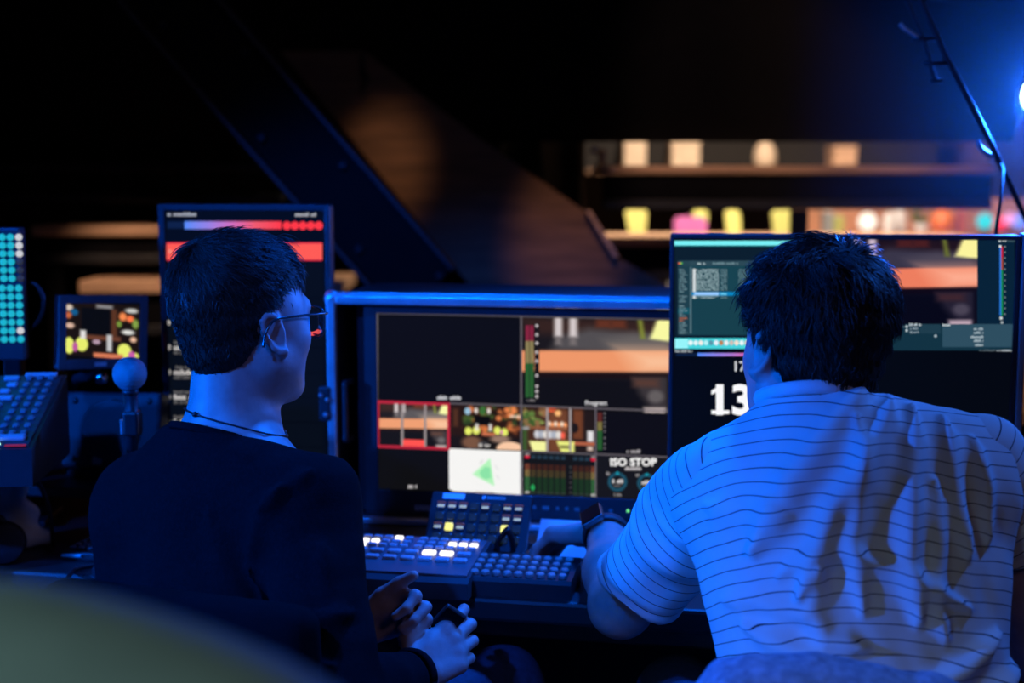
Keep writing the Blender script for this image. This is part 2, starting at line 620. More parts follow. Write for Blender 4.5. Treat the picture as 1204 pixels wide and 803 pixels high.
def sideboard():
    a, b = P(948, 277, 7.0), P(1260, 277, 7.0)
    r = thing('sideboard', 'terracotta sideboard on the studio set far behind the right-hand monitor', 'sideboard', ((a.x + b.x) / 2, 7.0, 0))
    w = b.x - a.x
    zt = a.z
    box('top', (w + 0.06, 0.5, 0.03), (0, 0.22, zt - 0.016), SETW, r, 0.004)
    box('cabinet_body', (w, 0.44, zt - 0.16), (0, 0.23, 0.1 + (zt - 0.16) / 2), SETW, r, 0.004)
    box('back_panel', (w, 0.03, 0.17), (0, 0.47, zt + 0.085), SETW, r, 0.004)
    for i in range(3):
        dr = box('door', (w / 3 - 0.03, 0.02, zt - 0.24), (-w / 3 + i * w / 3, 0.0, 0.1 + (zt - 0.16) / 2), BWOOD, r, 0.003)
        box('handle', (0.015, 0.02, 0.12), (w / 8, -0.018, 0.1), ALU, dr, 0.004)
    for sx in (-1, 1):
        for y in (0.06, 0.4):
            lathe('leg', [(0.014, 0), (0.022, 0.1)], BWOOD, r, (sx * (w / 2 - 0.06), y, 0), n=10)
    return zt


ZT = sideboard()


def on_board(px, dy=0.12):
    p = P(px, 270, 7.0 + dy)
    return (p.x, 7.0 + dy, ZT)


def globe_lamp(px, rad_px, col, strength, label, pyc, name='globe_lamp', Y=7.1):
    c = P(px, pyc, Y)
    r = thing(name, label, 'lamp', (c.x, Y, ZT), group='glowing globe lamps on the far sideboard')
    R = rad_px / FPX * Y
    h = c.z - ZT
    lathe('base', [(0.0, 0), (0.03, 0), (0.03, 0.008), (0.008, 0.014), (0.008, max(0.02, h - R * 0.9))], DARKM, r, n=16)
    prof = [(max(1e-4, R * math.sin(t)), h - R * math.cos(t)) for t in np.linspace(0.02, PI - 0.02, 12)]
    lathe('globe', prof, glow('globe_glow_' + label.split()[0], col, strength), r, n=20)
    return r


globe_lamp(1020, 10.5, (255, 246, 226), 1.5, 'white glowing globe lamp, largest on the far sideboard', 260.5)
globe_lamp(1158, 9.5, (20, 215, 215), 1.2, 'turquoise glowing globe lamp on the far sideboard', 260)
globe_lamp(1177, 8.5, (255, 40, 50), 1.3, 'red glowing globe lamp on the far sideboard', 262, Y=7.18)
globe_lamp(1187, 7, (255, 170, 225), 1.2, 'pink glowing globe lamp on the far sideboard', 257)
globe_lamp(1199, 9, (110, 150, 255), 1.3, 'violet glowing globe lamp at the right end of the far sideboard', 260, Y=7.16)

for px, h, R, lab in ((1046, 0.115, 0.033, 'white ceramic jar beside the white globe lamp on the sideboard'), (1057, 0.125, 0.035, 'taller white ceramic jar on the far sideboard')):
    r = thing('jar', lab, 'jar', on_board(px, 0.12 if px < 1050 else 0.22))
    lathe('body', [(0, 0), (R * .9, 0), (R, 0.01), (R, h * .75), (R * .7, h * .88)], WHITEP, r, n=16)
    lathe('lid', [(R * .72, h * .88), (R * .75, h * .92), (R * .2, h * .96), (R * .2, h)], WHITEP, r, n=16)
r = thing('vase', 'round orange ceramic vase on the far sideboard', 'vase', on_board(1108))
lathe('body', [(0, 0), (0.03, 0), (0.06, 0.03), (0.066, 0.07), (0.05, 0.105), (0.022, 0.12), (0.022, 0.135), (0.028, 0.14)], ORANGE, r, n=20)
r = thing('potted_plant', 'small green potted plant left of the orange vase', 'plant', on_board(1083, 0.2))
lathe('pot', [(0, 0), (0.026, 0), (0.034, 0.05), (0.03, 0.05)], WHITEP, r, n=14)
leaf_me = prism_me('leaf', [(0, 0), (0.012, 0.03), (0.008, 0.075), (0, 0.09), (-0.008, 0.075), (-0.012, 0.03)], 0.002)
for k in range(11):
    new_obj('leaf', leaf_me, LEAF, r, (0, 0, 0.045), (rnd.uniform(-0.7, 0.7), rnd.uniform(-0.8, 0.8), k * 0.57))
for px, h, w, c, lab in ((972, 0.11, 0.045, (0.25, 0.28, 0.3), 'grey book standing at the left end of the sideboard'), (984, 0.09, 0.05, (0.38, 0.42, 0.12), 'olive book standing at the left end of the sideboard'), (1130, 0.12, 0.03, (0.5, 0.12, 0.08), 'dark red book right of the orange vase')):
    x, y, z = on_board(px, 0.25)
    r = thing('book', lab, 'book', (x, y, z), group='books on the far sideboard')
    m = mat('book_cloth_%d' % px, c, 0.7)
    box('cover', (w, 0.09, h), (0, 0, h / 2), m, r, 0.003)
    box('page_block', (w * .7, 0.086, h * .97), (0, 0.006, h / 2 + 0.003), WHITEP, r, 0.001)


def bar_stool(label, px_l, px_r, px_bl, px_br, ytop, Y, m, name='bar_stool', cat='stool', group='yellow bar stools on the set', ybot=291):
    c = P((px_l + px_r) / 2, ytop, Y)
    zt = c.z
    k = Y / FPX
    zb = P(0, ybot, Y).z
    cx = (px_l + px_r) / 2
    r = thing(name, label, cat, (c.x, Y, 0), group=group)
    pol = [((px_bl - cx) * k, zb), ((px_br - cx) * k, zb), ((px_r - cx) * k, zt - 0.02), ((px_r - cx) * k - 0.015, zt), ((px_l - cx) * k + 0.015, zt), ((px_l - cx) * k, zt - 0.02)]
    new_obj('backrest', prism_me('backrest', pol, 0.03), m, r)
    box('seat', (0.20, 0.32, 0.035), (0, 0.19, zb - 0.12), m, r, 0.014, seg=3)
    box('back_support', (0.03, 0.025, 0.2), (0, 0.035, zb - 0.05), DARKM, r, 0.004)
    for sx in (-1, 1):
        for sy in (0.05, 0.33):
            tube('leg', [(sx * 0.08, sy, zb - 0.135), (sx * 0.10, sy + (0.05 if sy > .2 else -0.05), 0)], 0.012, DARKM, r, curve=False)
    for sx in (-1, 1):
        tube('footrest', [(sx * 0.095, 0.02, 0.3), (sx * 0.095, 0.36, 0.3)], 0.008, DARKM, r, curve=False)
    return r


bar_stool('neon yellow bar stool nearest the brown stringer on the far set', 735, 761, 744, 758, 245, 6.3, YEL)
bar_stool('neon yellow bar stool just right of the pink stool', 853, 870, 857, 873, 246, 6.45, YEL)
bar_stool('rightmost neon yellow bar stool on the far set', 908, 933, 912, 933, 247, 6.0, YEL)
bar_stool('yellow bar stool half hidden behind the pink stool', 815, 832, 817, 830, 246, 6.95, YEL)
bar_stool('bright pink bar stool between the yellow ones on the far set', 793, 831, 793, 833, 255, 5.95, PINK, group='pink stool on the set')

# shelf on the back wall with cream boxes, seen above the upper tread
YW = 7.6
a, b = P(690, 199, YW), P(1120, 203, YW)
sh = thing('wall_shelf', 'dark wall shelf with cream boxes at the back of the set', 'shelf', ((a.x + b.x) / 2, YW, a.z))
box('shelf_board', (b.x - a.x, 0.3, 0.025), (0, 0.15, -0.0125), BWOOD, sh, 0.003)
for s in (-1, 0, 1):
    box('bracket', (0.02, 0.26, 0.12), (s * (b.x - a.x) * 0.42, 0.15, -0.085), DARKM, sh, 0.003)
box('back_panel', (b.x - a.x, 0.02, 0.5), (0, 0.30, 0.22), mat('dark_walnut', (0.006, 0.004, 0.004), 0.8), sh, 0.002)
for (x0, x1, yt, lab, m, name) in (
        (735, 760, 156, 'cream box leaning at the left end of the wall shelf', CREAM, 'storage_box'),
        (791, 823, 163, 'wide cream box in the middle of the wall shelf', CREAM, 'storage_box'),
        (982, 1008, 172, 'tan box at the right end of the wall shelf', WOOD, 'storage_box')):
    p, q = P(x0, yt, YW), P(x1, 199, YW)
    r = thing(name, lab, 'box', ((p.x + q.x) / 2, YW, a.z), group='boxes on the far wall shelf')
    H = p.z - a.z
    box('carton', (q.x - p.x, 0.2, H * .8), (0, 0.12, H * .4 + 0.0005), m, r, 0.004)
    box('lid', (q.x - p.x + 0.008, 0.21, H * .2), (0, 0.12, H * .9 + 0.001), m, r, 0.004)
p = P(903, 199, YW)
r = thing('vase', 'tall cream rounded vase on the wall shelf', 'vase', (p.x, YW + 0.1, a.z))
lathe('body', [(0, 0), (0.05, 0), (0.062, 0.05), (0.055, 0.11), (0.03, 0.14), (0.034, 0.15)], CREAM, r, n=18)

# ================================================================== the blue lamp at the right
YL = 3.0
lc = P(1229, 112, YL)
lr = thing('stage_lamp', 'bright blue stage lamp glowing at the upper right edge', 'lamp', lc)
dirv = (Vector((0.25, 0.9, 1.2)) - lc).normalized()
q = dirv.to_track_quat('Z', 'Y').to_euler()
lathe('housing', [(0, -0.16), (0.035, -0.16), (0.05, -0.13), (0.05, 0.0), (0.056, 0.004), (0.056, 0.02), (0.05, 0.02), (0.048, 0.004)], DARKM, lr, (0, 0, 0), q, n=28)
lathe('lens', [(0.0, 0.003), (0.047, 0.003), (0.046, 0.010), (0.03, 0.016), (0.0, 0.018)], mat('blue_led_lens', (0.1, 0.1, 0.2), 0.2, emit=(0.35, 0.55, 1.0), estr=14.0), lr, (0, 0, 0), q, n=28)
tube('yoke', [(0.0, 0.075, -0.02), (0.02, 0.075, 0.06), (0.02, 0.06, 0.13), (0.02, 0, 0.16), (0.02, -0.06, 0.13), (0.02, -0.075, 0.06), (0.0, -0.075, -0.02)], 0.008, DARKM, lr)
tube('hanging_rod', [(0.02, 0, 0.16), (0.02, 0, 3.449 - lc.z)], 0.012, DARKM, lr, curve=False)
lo = lamp('stage_lamp_light', 'SPOT', lc + dirv * 0.03, lc + dirv, 150, (0.01, 0.13, 1.0), 0.04, 150, 0.6)
lo.parent = lr
lo.location = dirv * 0.03

# ================================================================== screens
SCREEN = bpy.data.materials.new('lit_screen')
SCREEN.use_nodes = True
_nt = SCREEN.node_tree
_b = _nt.nodes['Principled BSDF']
_b.inputs['Base Color'].default_value = (0.002, 0.002, 0.002, 1)
_b.inputs['Roughness'].default_value = 0.35
_b.inputs['Specular IOR Level'].default_value = 0.06
_a = _nt.nodes.new('ShaderNodeVertexColor')
_a.layer_name = 'col'
_nt.links.new(_a.outputs['Color'], _b.inputs['Emission Color'])
_b.inputs['Emission Strength'].default_value = 1.0


class Canvas:
    """flat print on a screen; coordinates are read off the photograph and carried to the screen's own plane"""

    def __init__(s, O, yaw, roll=0.0):
        s.O = Vector(O)
        s.M = Euler((0, 0, yaw)).to_matrix() @ Euler((0, roll, 0)).to_matrix()
        s.r, s.u = s.M @ Vector((1, 0, 0)), s.M @ Vector((0, 0, 1))
        s.n = s.r.cross(s.u)
        s.v, s.f, s.c = [], [], []

    def uv(s, px, py):
        d = ray(px, py)
        c = Vector((0, 0, ZC))
        t = (s.O - c).dot(s.n) / d.dot(s.n)
        q = c + d * t - s.O
        return q.dot(s.r), q.dot(s.u)

    def poly(s, pts, col, lay=1, raw=False):
        b = len(s.v)
        cl = col if isinstance(col, list) else [col] * len(pts)
        for (x, y), c in zip(pts, cl):
            a = (x, y) if raw else s.uv(x, y)
            s.v.append((a[0], -0.00012 * lay, a[1]))
            s.c.append(lin(c))
        s.f.append(tuple(range(b + len(pts) - 1, b - 1, -1)))

    def rect(s, x0, y0, x1, y1, col, lay=1, sl=0.0):
        s.poly([(x0, y0), (x1, y0 + sl * (x1 - x0)), (x1, y1 + sl * (x1 - x0)), (x0, y1)], col, lay)

    def ell(s, x, y, rx, ry, col, lay=1, n=16):
        s.poly([(x + rx * math.cos(2 * PI * i / n), y + ry * math.sin(2 * PI * i / n)) for i in range(n)], col, lay)

    def ring(s, x, y, r, w, col, lay=1, n=28, a0=0, a1=2 * PI):
        for i in range(n):
            p, q = a0 + (a1 - a0) * i / n, a0 + (a1 - a0) * (i + 1) / n
            s.poly([(x + R * math.cos(t), y + R * math.sin(t)) for R, t in ((r, p), (r, q), (r - w, q), (r - w, p))], col, lay)

    def scrib(s, x0, x1, y, h, col, lay=3, sl=0.0):
        x = x0
        rr = random.Random(int(x0 * 7 + y * 13))
        while x < x1:
            w = rr.uniform(0.3, 0.62) * h + 0.3
            if rr.random() < 0.13:
                x += w
                continue
            hh = h * rr.choice((0.7, 0.75, 1.0))
            yy = y + sl * (x - x0)
            s.rect(x, yy + h / 2 - hh, min(x + w * 0.78, x1), yy + h / 2, col, lay)
            x += w

    def text(s, body, x, y, hpx, col, lay=3, bold=0.0, sx=1.0, align='CENTER'):
        cu = bpy.data.curves.new('t', 'FONT')
        cu.body = body
        cu.size = 1.0
        cu.offset = bold
        cu.resolution_u = 3
        cu.align_x = align
        o = bpy.data.objects.new('t', cu)
        COL.objects.link(o)
        dg = bpy.context.evaluated_depsgraph_get()
        me = o.evaluated_get(dg).to_mesh()
        k = hpx / 0.70
        b = len(s.v)
        for v in me.vertices:
            a = s.uv(x + v.co.x * k * sx, y - v.co.y * k + hpx / 2)
            s.v.append((a[0], -0.00012 * lay, a[1]))
            s.c.append(lin(col))
        for p in me.polygons:
            s.f.append(tuple(b + i for i in p.vertices))
        o.evaluated_get(dg).to_mesh_clear()
        bpy.data.objects.remove(o)
        bpy.data.curves.remove(cu)

    def raster(s, x0, y0, x1, y1, img, lay=2, sl=0.0):
        ny, nx = img.shape[:2]
        b = len(s.v)
        for j in range(ny):
            for i in range(nx):
                X = x0 + (x1 - x0) * i / (nx - 1)
                a = s.uv(X, y0 + (y1 - y0) * j / (ny - 1) + sl * (X - x0))
                s.v.append((a[0], -0.00012 * lay, a[1]))
                s.c.append(lin(img[j, i]))
        for j in range(ny - 1):
            for i in range(nx - 1):
                k = b + j * nx + i
                s.f.append((k, k + nx, k + nx + 1, k + 1))

    def build(s, name, parent, loc):
        me = me_from(name, s.v, s.f)
        at = me.attributes.new('col', 'FLOAT_COLOR', 'POINT')
        at.data.foreach_set('color', np.array([c + (1,) for c in s.c], np.float32).ravel())
        me.materials.append(SCREEN)
        return new_obj(name, me, None, parent, loc)


class Pic:
    """tiny soft painter for the camera feeds shown on the screens (unit square, y down)"""

    def __init__(s, nx, ny, bg):
        s.im = np.zeros((ny, nx, 3)) + np.array(bg, float)
        s.Y, s.X = np.mgrid[0:ny, 0:nx]
        s.X = s.X / (nx - 1)
        s.Y = s.Y / (ny - 1)
        s.e = 0.7 / nx

    def mix(s, a, c):
        a = np.clip(a, 0, 1)[..., None]
        s.im = s.im * (1 - a) + np.array(c, float) * a
        return s

    def rect(s, x0, y0, x1, y1, c, e=None, op=1.0):
        e = e or s.e
        d = np.minimum(np.minimum(s.X - x0, x1 - s.X), np.minimum(s.Y - y0, y1 - s.Y))
        return s.mix((d / e + 0.5).clip(0, 1) * op, c)

    def ell(s, x, y, rx, ry, c, e=0.25, op=1.0):
        d = 1 - np.sqrt(((s.X - x) / rx) ** 2 + ((s.Y - y) / ry) ** 2)
        return s.mix((d / e + 0.3).clip(0, 1) * op, c)

    def poly(s, pts, c, e=None, op=1.0):
        e = e or s.e * 1.5
        d = np.full(s.X.shape, 9.0)
        n = len(pts)
        for i in range(n):
            (ax, ay), (bx, by) = pts[i], pts[(i + 1) % n]
            L = math.hypot(bx - ax, by - ay)
            d = np.minimum(d, ((bx - ax) * (s.Y - ay) - (by - ay) * (s.X - ax)) / L)
        return s.mix((d / e + 0.5).clip(0, 1) * op, c)


def table_feed(nx, ny, dark=1.0):
    p = Pic(nx, ny, (34, 30, 31))
    p.rect(0, 0, 1, 0.18, (62, 42, 34), 0.1)
    p.poly([(0.25, 0.2), (0.45, 0.1), (1, 0.16), (1, 0.36), (0.2, 0.36)], (92, 88, 90), 0.1)
    p.poly([(0.55, 0.22), (0.75, 0.15), (1, 0.2), (1, 0.34), (0.6, 0.36)], (112, 106, 104), 0.1)
    for x in (0.50, 0.60):
        p.rect(x, 0, x + 0.1, 0.09, (120, 62, 38), 0.04, 0.8)
    for x in (0.22, 0.32):
        p.rect(x, -0.1, x + 0.055, 0.2, (215, 205, 205), 0.03)
        p.rect(x + .005, 0.2, x + 0.05, 0.29, (128, 120, 120), 0.03)
    p.poly([(0.79, -0.1), (0.81, 0.0), (0.83, 0.2), (0.80, 0.2), (0.77, -0.1)], (140, 150, 60), 0.03)
    p.poly([(0.93, -0.1), (1.2, -0.1), (1.2, 0.26), (0.86, 0.2)], (250, 250, 170), 0.03)
    p.poly([(-0.1, 0.36), (1.1, 0.32), (1.1, 0.56), (-0.1, 0.60)], (240, 160, 115), 0.02)
    p.poly([(0.7, 0.335), (1.1, 0.32), (1.1, 0.56), (0.8, 0.57)], (250, 196, 158), 0.2)
    p.poly([(-0.1, 0.595), (1.1, 0.555), (1.1, 0.63), (-0.1, 0.65)], (34, 20, 16), 0.04)
    p.rect(-0.1, 0.65, 1.1, 1.1, (22, 21, 23), 0.05)
    p.poly([(0.70, 0.62), (1.05, 0.60), (1.05, 1.1), (0.86, 1.1), (0.79, 0.8)], (66, 60, 62), 0.06)
    p.rect(0.75, 0.63, 0.92, 0.72, (96, 68, 58), 0.06)
    p.ell(0.9, 0.82, 0.06, 0.08, (110, 104, 104), 0.6)
    p.rect(0.82, 0.94, 0.97, 1.1, (205, 190, 186), 0.03)
    p.rect(0.975, 0.6, 1.1, 1.1, (34, 30, 30), 0.02)
    return p


def studio_feed(nx, ny, seed=1):
    p = Pic(nx, ny, (42, 25, 18))
    r = random.Random(seed)
    for _ in range(60):
        x, y = r.random(), r.random() * 0.62
        c = r.choice(((120, 62, 34), (86, 44, 26), (70, 96, 44), (44, 70, 36), (160, 84, 46), (30, 20, 16), (236, 130, 70)))
        p.ell(x, y, r.uniform(.03, .09), r.uniform(.04, .1), c, 0.7, 0.8)
    p.rect(0, 0, 0.17, 0.75, (40, 24, 17), 0.05)
    p.rect(0.04, 0.1, 0.1, 0.5, (120, 70, 44), 0.06, 0.6)
    p.ell(0.24, 0.14, 0.05, 0.09, (150, 190, 215), 0.4)
    for x in (0.36, 0.54):
        p.ell(x, 0.12, 0.03, 0.08, (225, 215, 205), 0.6)
    p.ell(0.45, 0.12, 0.05, 0.12, (60, 110, 54), 0.4)
    p.rect(0.33, 0.24, 0.56, 0.45, (12, 12, 14), 0.03)
    for x, y in ((0.9, 0.1), (0.8, 0.08), (0.68, 0.28), (0.84, 0.2), (0.97, 0.24)):
        p.ell(x, y, 0.05, 0.07, (250, 140, 80), 0.6, 0.85)
    p.rect(0.84, 0.2, 1.0, 0.26, (235, 225, 215), 0.04, 0.7)
    for x, y in ((0.25, 0.60), (0.36, 0.58), (0.66, 0.57), (0.76, 0.60)):
        p.ell(x, y, 0.055, 0.1, (232, 240, 105), 0.3)
    p.ell(0.72, 0.6, 0.02, 0.05, (220, 110, 190), 0.5)
    for x in (0.35, 0.54):
        p.rect(x, 0.42, x + 0.04, 0.58, (230, 226, 222), 0.03)
    p.rect(0.44, 0.62, 0.63, 0.70, (205, 112, 78), 0.03)
    p.rect(-.1, 0.72, 1.1, 1.1, (26, 22, 22), 0.1)
    p.ell(0.3, 0.86, 0.16, 0.16, (120, 84, 64), 0.5)
    p.ell(0.7, 0.76, 0.16, 0.1, (150, 120, 104), 0.6)
    p.ell(0.84, 0.98, 0.2, 0.17, (250, 202, 166), 0.15)
    p.ell(0.46, 0.88, 0.08, 0.06, (60, 60, 64), 0.5)
    return p


def plant_feed(nx, ny):
    p = Pic(nx, ny, (70, 42, 28))
    r = random.Random(5)
    p.rect(0, 0, 0.06, 1, (58, 92, 44), 0.05)
    for _ in range(26):
        p.ell(r.uniform(.03, .32), r.uniform(0, .45), r.uniform(.03, .07), r.uniform(.04, .1), r.choice(((96, 130, 60), (140, 160, 80), (60, 90, 40), (150, 104, 70))), 0.6, 0.85)
    p.rect(0.36, 0, 0.62, 1, (112, 66, 42), 0.06)
    p.ell(0.49, 0.12, 0.05, 0.08, (255, 190, 120), 0.5)
    p.ell(0.40, 0.05, 0.08, 0.06, (235, 100, 60), 0.5)
    for k in range(6):
        p.ell(0.37 + k * 0.045, 0.37 + 0.02 * (k % 2), 0.028, 0.065, ((250, 225, 200), (255, 160, 100))[k % 2], 0.6)
    p.rect(0.1, 0.44, 0.62, 0.5, (150, 90, 60), 0.04)
    for k in range(6):
        p.ell(0.2 + k * 0.06, 0.62, 0.045, 0.11, ((206, 206, 212), (170, 176, 190), (226, 220, 214))[k % 3], 0.5)
    p.ell(0.56, 0.63, 0.035, 0.09, (250, 96, 74), 0.5)
    p.rect(0.66, -.1, 1.1, 1.1, (34, 25, 22), 0.04)
    p.rect(0.70, 0, 0.84, 0.7, (112, 62, 36), 0.05)
    p.ell(0.72, 0.45, 0.06, 0.12, (30, 24, 22), 0.3)
    p.rect(0.9, 0.5, 0.99, 0.75, (226, 224, 226), 0.03)
    p.rect(0.62, 0.76, 1.1, 0.84, (186, 100, 70), 0.03)
    p.rect(0.9, 0.86, 0.98, 0.96, (214, 190, 176), 0.04)
    p.poly([(0.09, 0.78), (0.33, 0.78), (0.33, 1.1), (0.16, 1.1)], (246, 246, 160), 0.03)
    p.poly([(0.47, 0.76), (0.72, 0.76), (0.72, 1.1), (0.56, 1.1)], (236, 240, 130), 0.03)
    p.rect(0.52, 0.86, 0.66, 0.92, (100, 96, 50), 0.04)
    return p


def monitor(name, label, O, yaw, w, h, bez, canvas, back=True, depth=0.035, roll=0.0, stand=0.0, bez_m=BEZEL, cat='monitor'):
    """O: centre of the screen; bez: left, right, top, bottom widths"""
    root = thing(name, label, cat, (O[0], O[1], O[2]), Euler((0, roll, yaw), 'XYZ'))
    root.rotation_mode = 'QUATERNION'
    root.rotation_quaternion = (Euler((0, 0, yaw)).to_matrix() @ Euler((0, roll, 0)).to_matrix()).to_quaternion()
    l, r_, t, b = bez
    box('panel', (w + l + r_, depth, h + t + b), ((r_ - l) / 2, depth / 2 + 0.0015, (t - b) / 2), bez_m, root, 0.004)
    fr = 0.004
    for nm, sz, lc_ in (('bezel', (l, fr, h + t + b), (-w / 2 - l / 2, -0.001, (t - b) / 2)), ('bezel', (r_, fr, h + t + b), (w / 2 + r_ / 2, -0.001, (t - b) / 2)),
                        ('bezel', (w, fr, t), (0, -0.001, h / 2 + t / 2)), ('bezel', (w, fr, b), (0, -0.001, -h / 2 - b / 2))):
        box(nm, sz, lc_, bez_m, root, 0.0012)
    canvas.build('screen', root, (0, 0, 0))
    box('rear_cover', (w * .7, 0.03, h * .6), (0, depth + 0.016, 0), BLACK, root, 0.008)
    return root


def plane_at(TL, TR, YLft, YRgt, hpx_left):
    """screen centre, yaw, width, height from two top corners of the screen with their distances"""
    a, b = P(TL[0], TL[1], YLft), P(TR[0], TR[1], YRgt)
    yaw = math.atan2(b.y - a.y, b.x - a.x)
    w = math.hypot(b.x - a.x, b.y - a.y)
    h = a.z - P(TL[0], TL[1] + hpx_left, YLft).z
    roll = -math.atan2(b.z - a.z, w)
    c = (a + b) / 2 - Vector((0, 0, h / 2))
    return c, yaw, w, h, roll


ZD = 0.74          # desk height
DYAW = math.radians(-11)
# ---------------------------------------------------------------- centre monitor
O, yaw, w, h, roll = plane_at((443, 367.5), (789, 375), 2.45, 2.36, 206.5)
roll = 0.0
CM = (O, yaw, w, h)
c = Canvas(O, yaw)
c.poly([(-w / 2, h / 2), (w / 2, h / 2), (w / 2, -h / 2), (-w / 2, -h / 2)], (15, 15, 18), 0.5, raw=True)
S1 = 0.0215
LINE = (98, 92, 98)
# row boundaries (left x=443) and slopes grow with distance below the horizon
c.rect(443, 369, 612, 471, (13, 13, 17), 1, 0.025)
c.scrib(514, 542, 467.5, 4.6, (205, 205, 210), 3)
c.raster(613, 373, 788.5, 482, 255 * (table_feed(120, 76).im / 255) ** 1.12, 1, 0.024)
c.text('Program', 701, 473.5, 5.2, (230, 228, 230), 4, bold=0.012)
# audio meter beside Program
c.rect(617, 382, 628, 472, (22, 22, 24), 3)
for y0, y1, cc in ((382.5, 401, (134, 36, 62)), (401, 427, (140, 128, 84)), (427, 467, (42, 96, 46))):
    c.rect(618, y0, 622.4, y1, cc, 4)
    c.rect(623.2, y0, 627.4, y1, cc, 4)
c.rect(628.5, 380, 634, 472, (26, 22, 22), 3)
for y in (383, 393.5, 403.5, 414, 424.5, 441.5, 454, 460, 466):
    c.ell(631.2, y, 1.9, 2.0, (192, 184, 184), 4, 8)
c.scrib(618, 629, 470.5, 3, (130, 125, 125), 4)
# third row
c.raster(446, 474, 527, 524, table_feed(90, 56).im, 1, 0.034)
for x in (473, 500):
    c.rect(x - 1.4, 473.5, x + 1.4, 525, (150, 140, 140), 3, 0.034)
c.rect(474, 516.5, 499, 524.5, (255, 84, 78), 4, 0.034)
RED = (190, 40, 62)
c.rect(443, 470.8, 529, 474, RED, 4, 0.034)
c.rect(443, 523, 529, 526.2, RED, 4, 0.034)
c.rect(443, 471, 446.2, 525, RED, 4)
c.rect(525.8, 474, 529, 528, RED, 4)
c.raster(530, 475.5, 613, 526.5, studio_feed(100, 60).im, 1, 0.034)
c.scrib(563, 576, 523.5, 4, (200, 195, 190), 3)
c.raster(614.5, 478, 699, 529.5, plant_feed(100, 60).im, 1, 0.034)
for x in (643.5, 670.5):
    c.rect(x - 1.3, 479.5, x + 1.3, 531, (160, 150, 150), 3, 0.034)
c.rect(614.5, 501.5, 622, 505, (150, 148, 148), 3)
c.rect(701, 482, 788, 533, (14, 13, 17), 1, 0.034)
for y0, y1, cc in ((485, 496, (92, 40, 34)), (496, 506, (122, 112, 62)), (506, 529, (40, 92, 44))):
    c.rect(702.5, y0, 708, y1, cc, 3)
for y in (486, 491, 496.5, 501.5, 507, 515, 522, 527):
    c.ell(711, y, 1.3, 1.3, (110, 106, 108), 3, 8)
c.scrib(737, 753, 530.5, 4, (176, 170, 172), 3)
# fourth row
c.rect(443, 527.5, 527, 573.5, (15, 15, 18), 1, 0.042)
c.scrib(480, 492, 571.5, 4.8, (210, 205, 205), 3)
c.poly([(527.8, 527.2), (614, 530.8), (614, 581.5), (582, 580), (580, 578.5), (561, 577.5), (559, 578.6), (534, 577.5), (528, 575)], (246, 245, 243), 3)
c.poly([(559, 577.4), (580.5, 578.4), (580.5, 580.8), (559, 579.8)], (190, 184, 182), 4)
c.poly([(555.5, 557.5), (576.5, 538.5), (581.5, 571.5)], (180, 245, 188), 5)
c.poly([(563.5, 555), (570, 548.5), (576.5, 549.5), (577.5, 562), (571, 563.5), (566, 561)], (140, 228, 168), 6)
for (a_, b_, c_, d_) in ((563, 545, 567, 540), (581, 546, 585, 552), (583, 558, 586, 563), (558, 567, 565, 571)):
    c.poly([(a_, b_), (c_, d_), (c_ + 2, d_ + 1), (a_ + 2, b_ + 1)], (222, 222, 222), 4)
c.rect(615.5, 531.5, 699, 583, (20, 21, 22), 1, 0.042)
for k in range(12):
    x = 617.5 + k * 7.05
    dy = 0.042 * (x - 615)
    if k == 7:
        for y in range(6):
            c.ell(x + 4, 547 + y * 6 + dy, 1.1, 1.1, (84, 82, 82), 3, 6)
        continue
    br = 1.45 if k in (0, 11) else 0.8
    for y0, y1, cc in ((545, 552, (84, 44, 30)), (552, 560, (90, 76, 44)), (560, 580, (36, 70, 40))):
        c.rect(x, y0 + dy, x + 2.3, y1 + dy, tuple(min(255, v * br) for v in cc), 3)
        c.rect(x + 2.9, y0 + dy, x + 5, y1 + dy, tuple(min(255, v * br) for v in cc), 3)
    c.rect(x, 535.5 + dy, x + 5, 538.5 + dy, (226, 30, 62) if k in (0, 11) else (40, 62, 78), 4)
    c.rect(x, 532.8 + dy, x + 5, 535 + dy, (150, 140, 140) if k in (0, 11) else (30, 40, 48), 3)
    c.rect(x, 577.5 + dy, x + 5, 579.6 + dy, (190, 186, 184) if k in (0, 11) else (50, 62, 54), 4)
c.ell(626.5, 573, 2.2, 3.4, (40, 170, 90), 5, 10)
c.rect(702, 535.5, 788, 585.5, (22, 22, 25), 1, 0.042)
c.text('ISO STOP', 744.5, 543, 8.6, (250, 248, 246), 5, bold=0.035, sx=1.06)
c.scrib(735, 754, 550.5, 4.5, (196, 190, 190), 4)
for x, y in ((726, 566.5), (760.5, 568)):
    c.ring(x, y, 11.3, 3.6, (30, 78, 98), 4)
    c.ell(x, y - 10.2, 2.1, 1.8, (20, 146, 166), 5, 8)
    c.scrib(x - 6, x + 6.5, y - 0.8, 4.4, (214, 210, 210), 5)
    c.scrib(x - 4, x + 4, y + 4.2, 3, (104, 100, 102), 4)
    c.scrib(x - 4, x + 4.5, y + 15, 3, (150, 146, 146), 4)
    c.scrib(x - 13, x - 9, y - 10, 4, (150, 146, 146), 4)
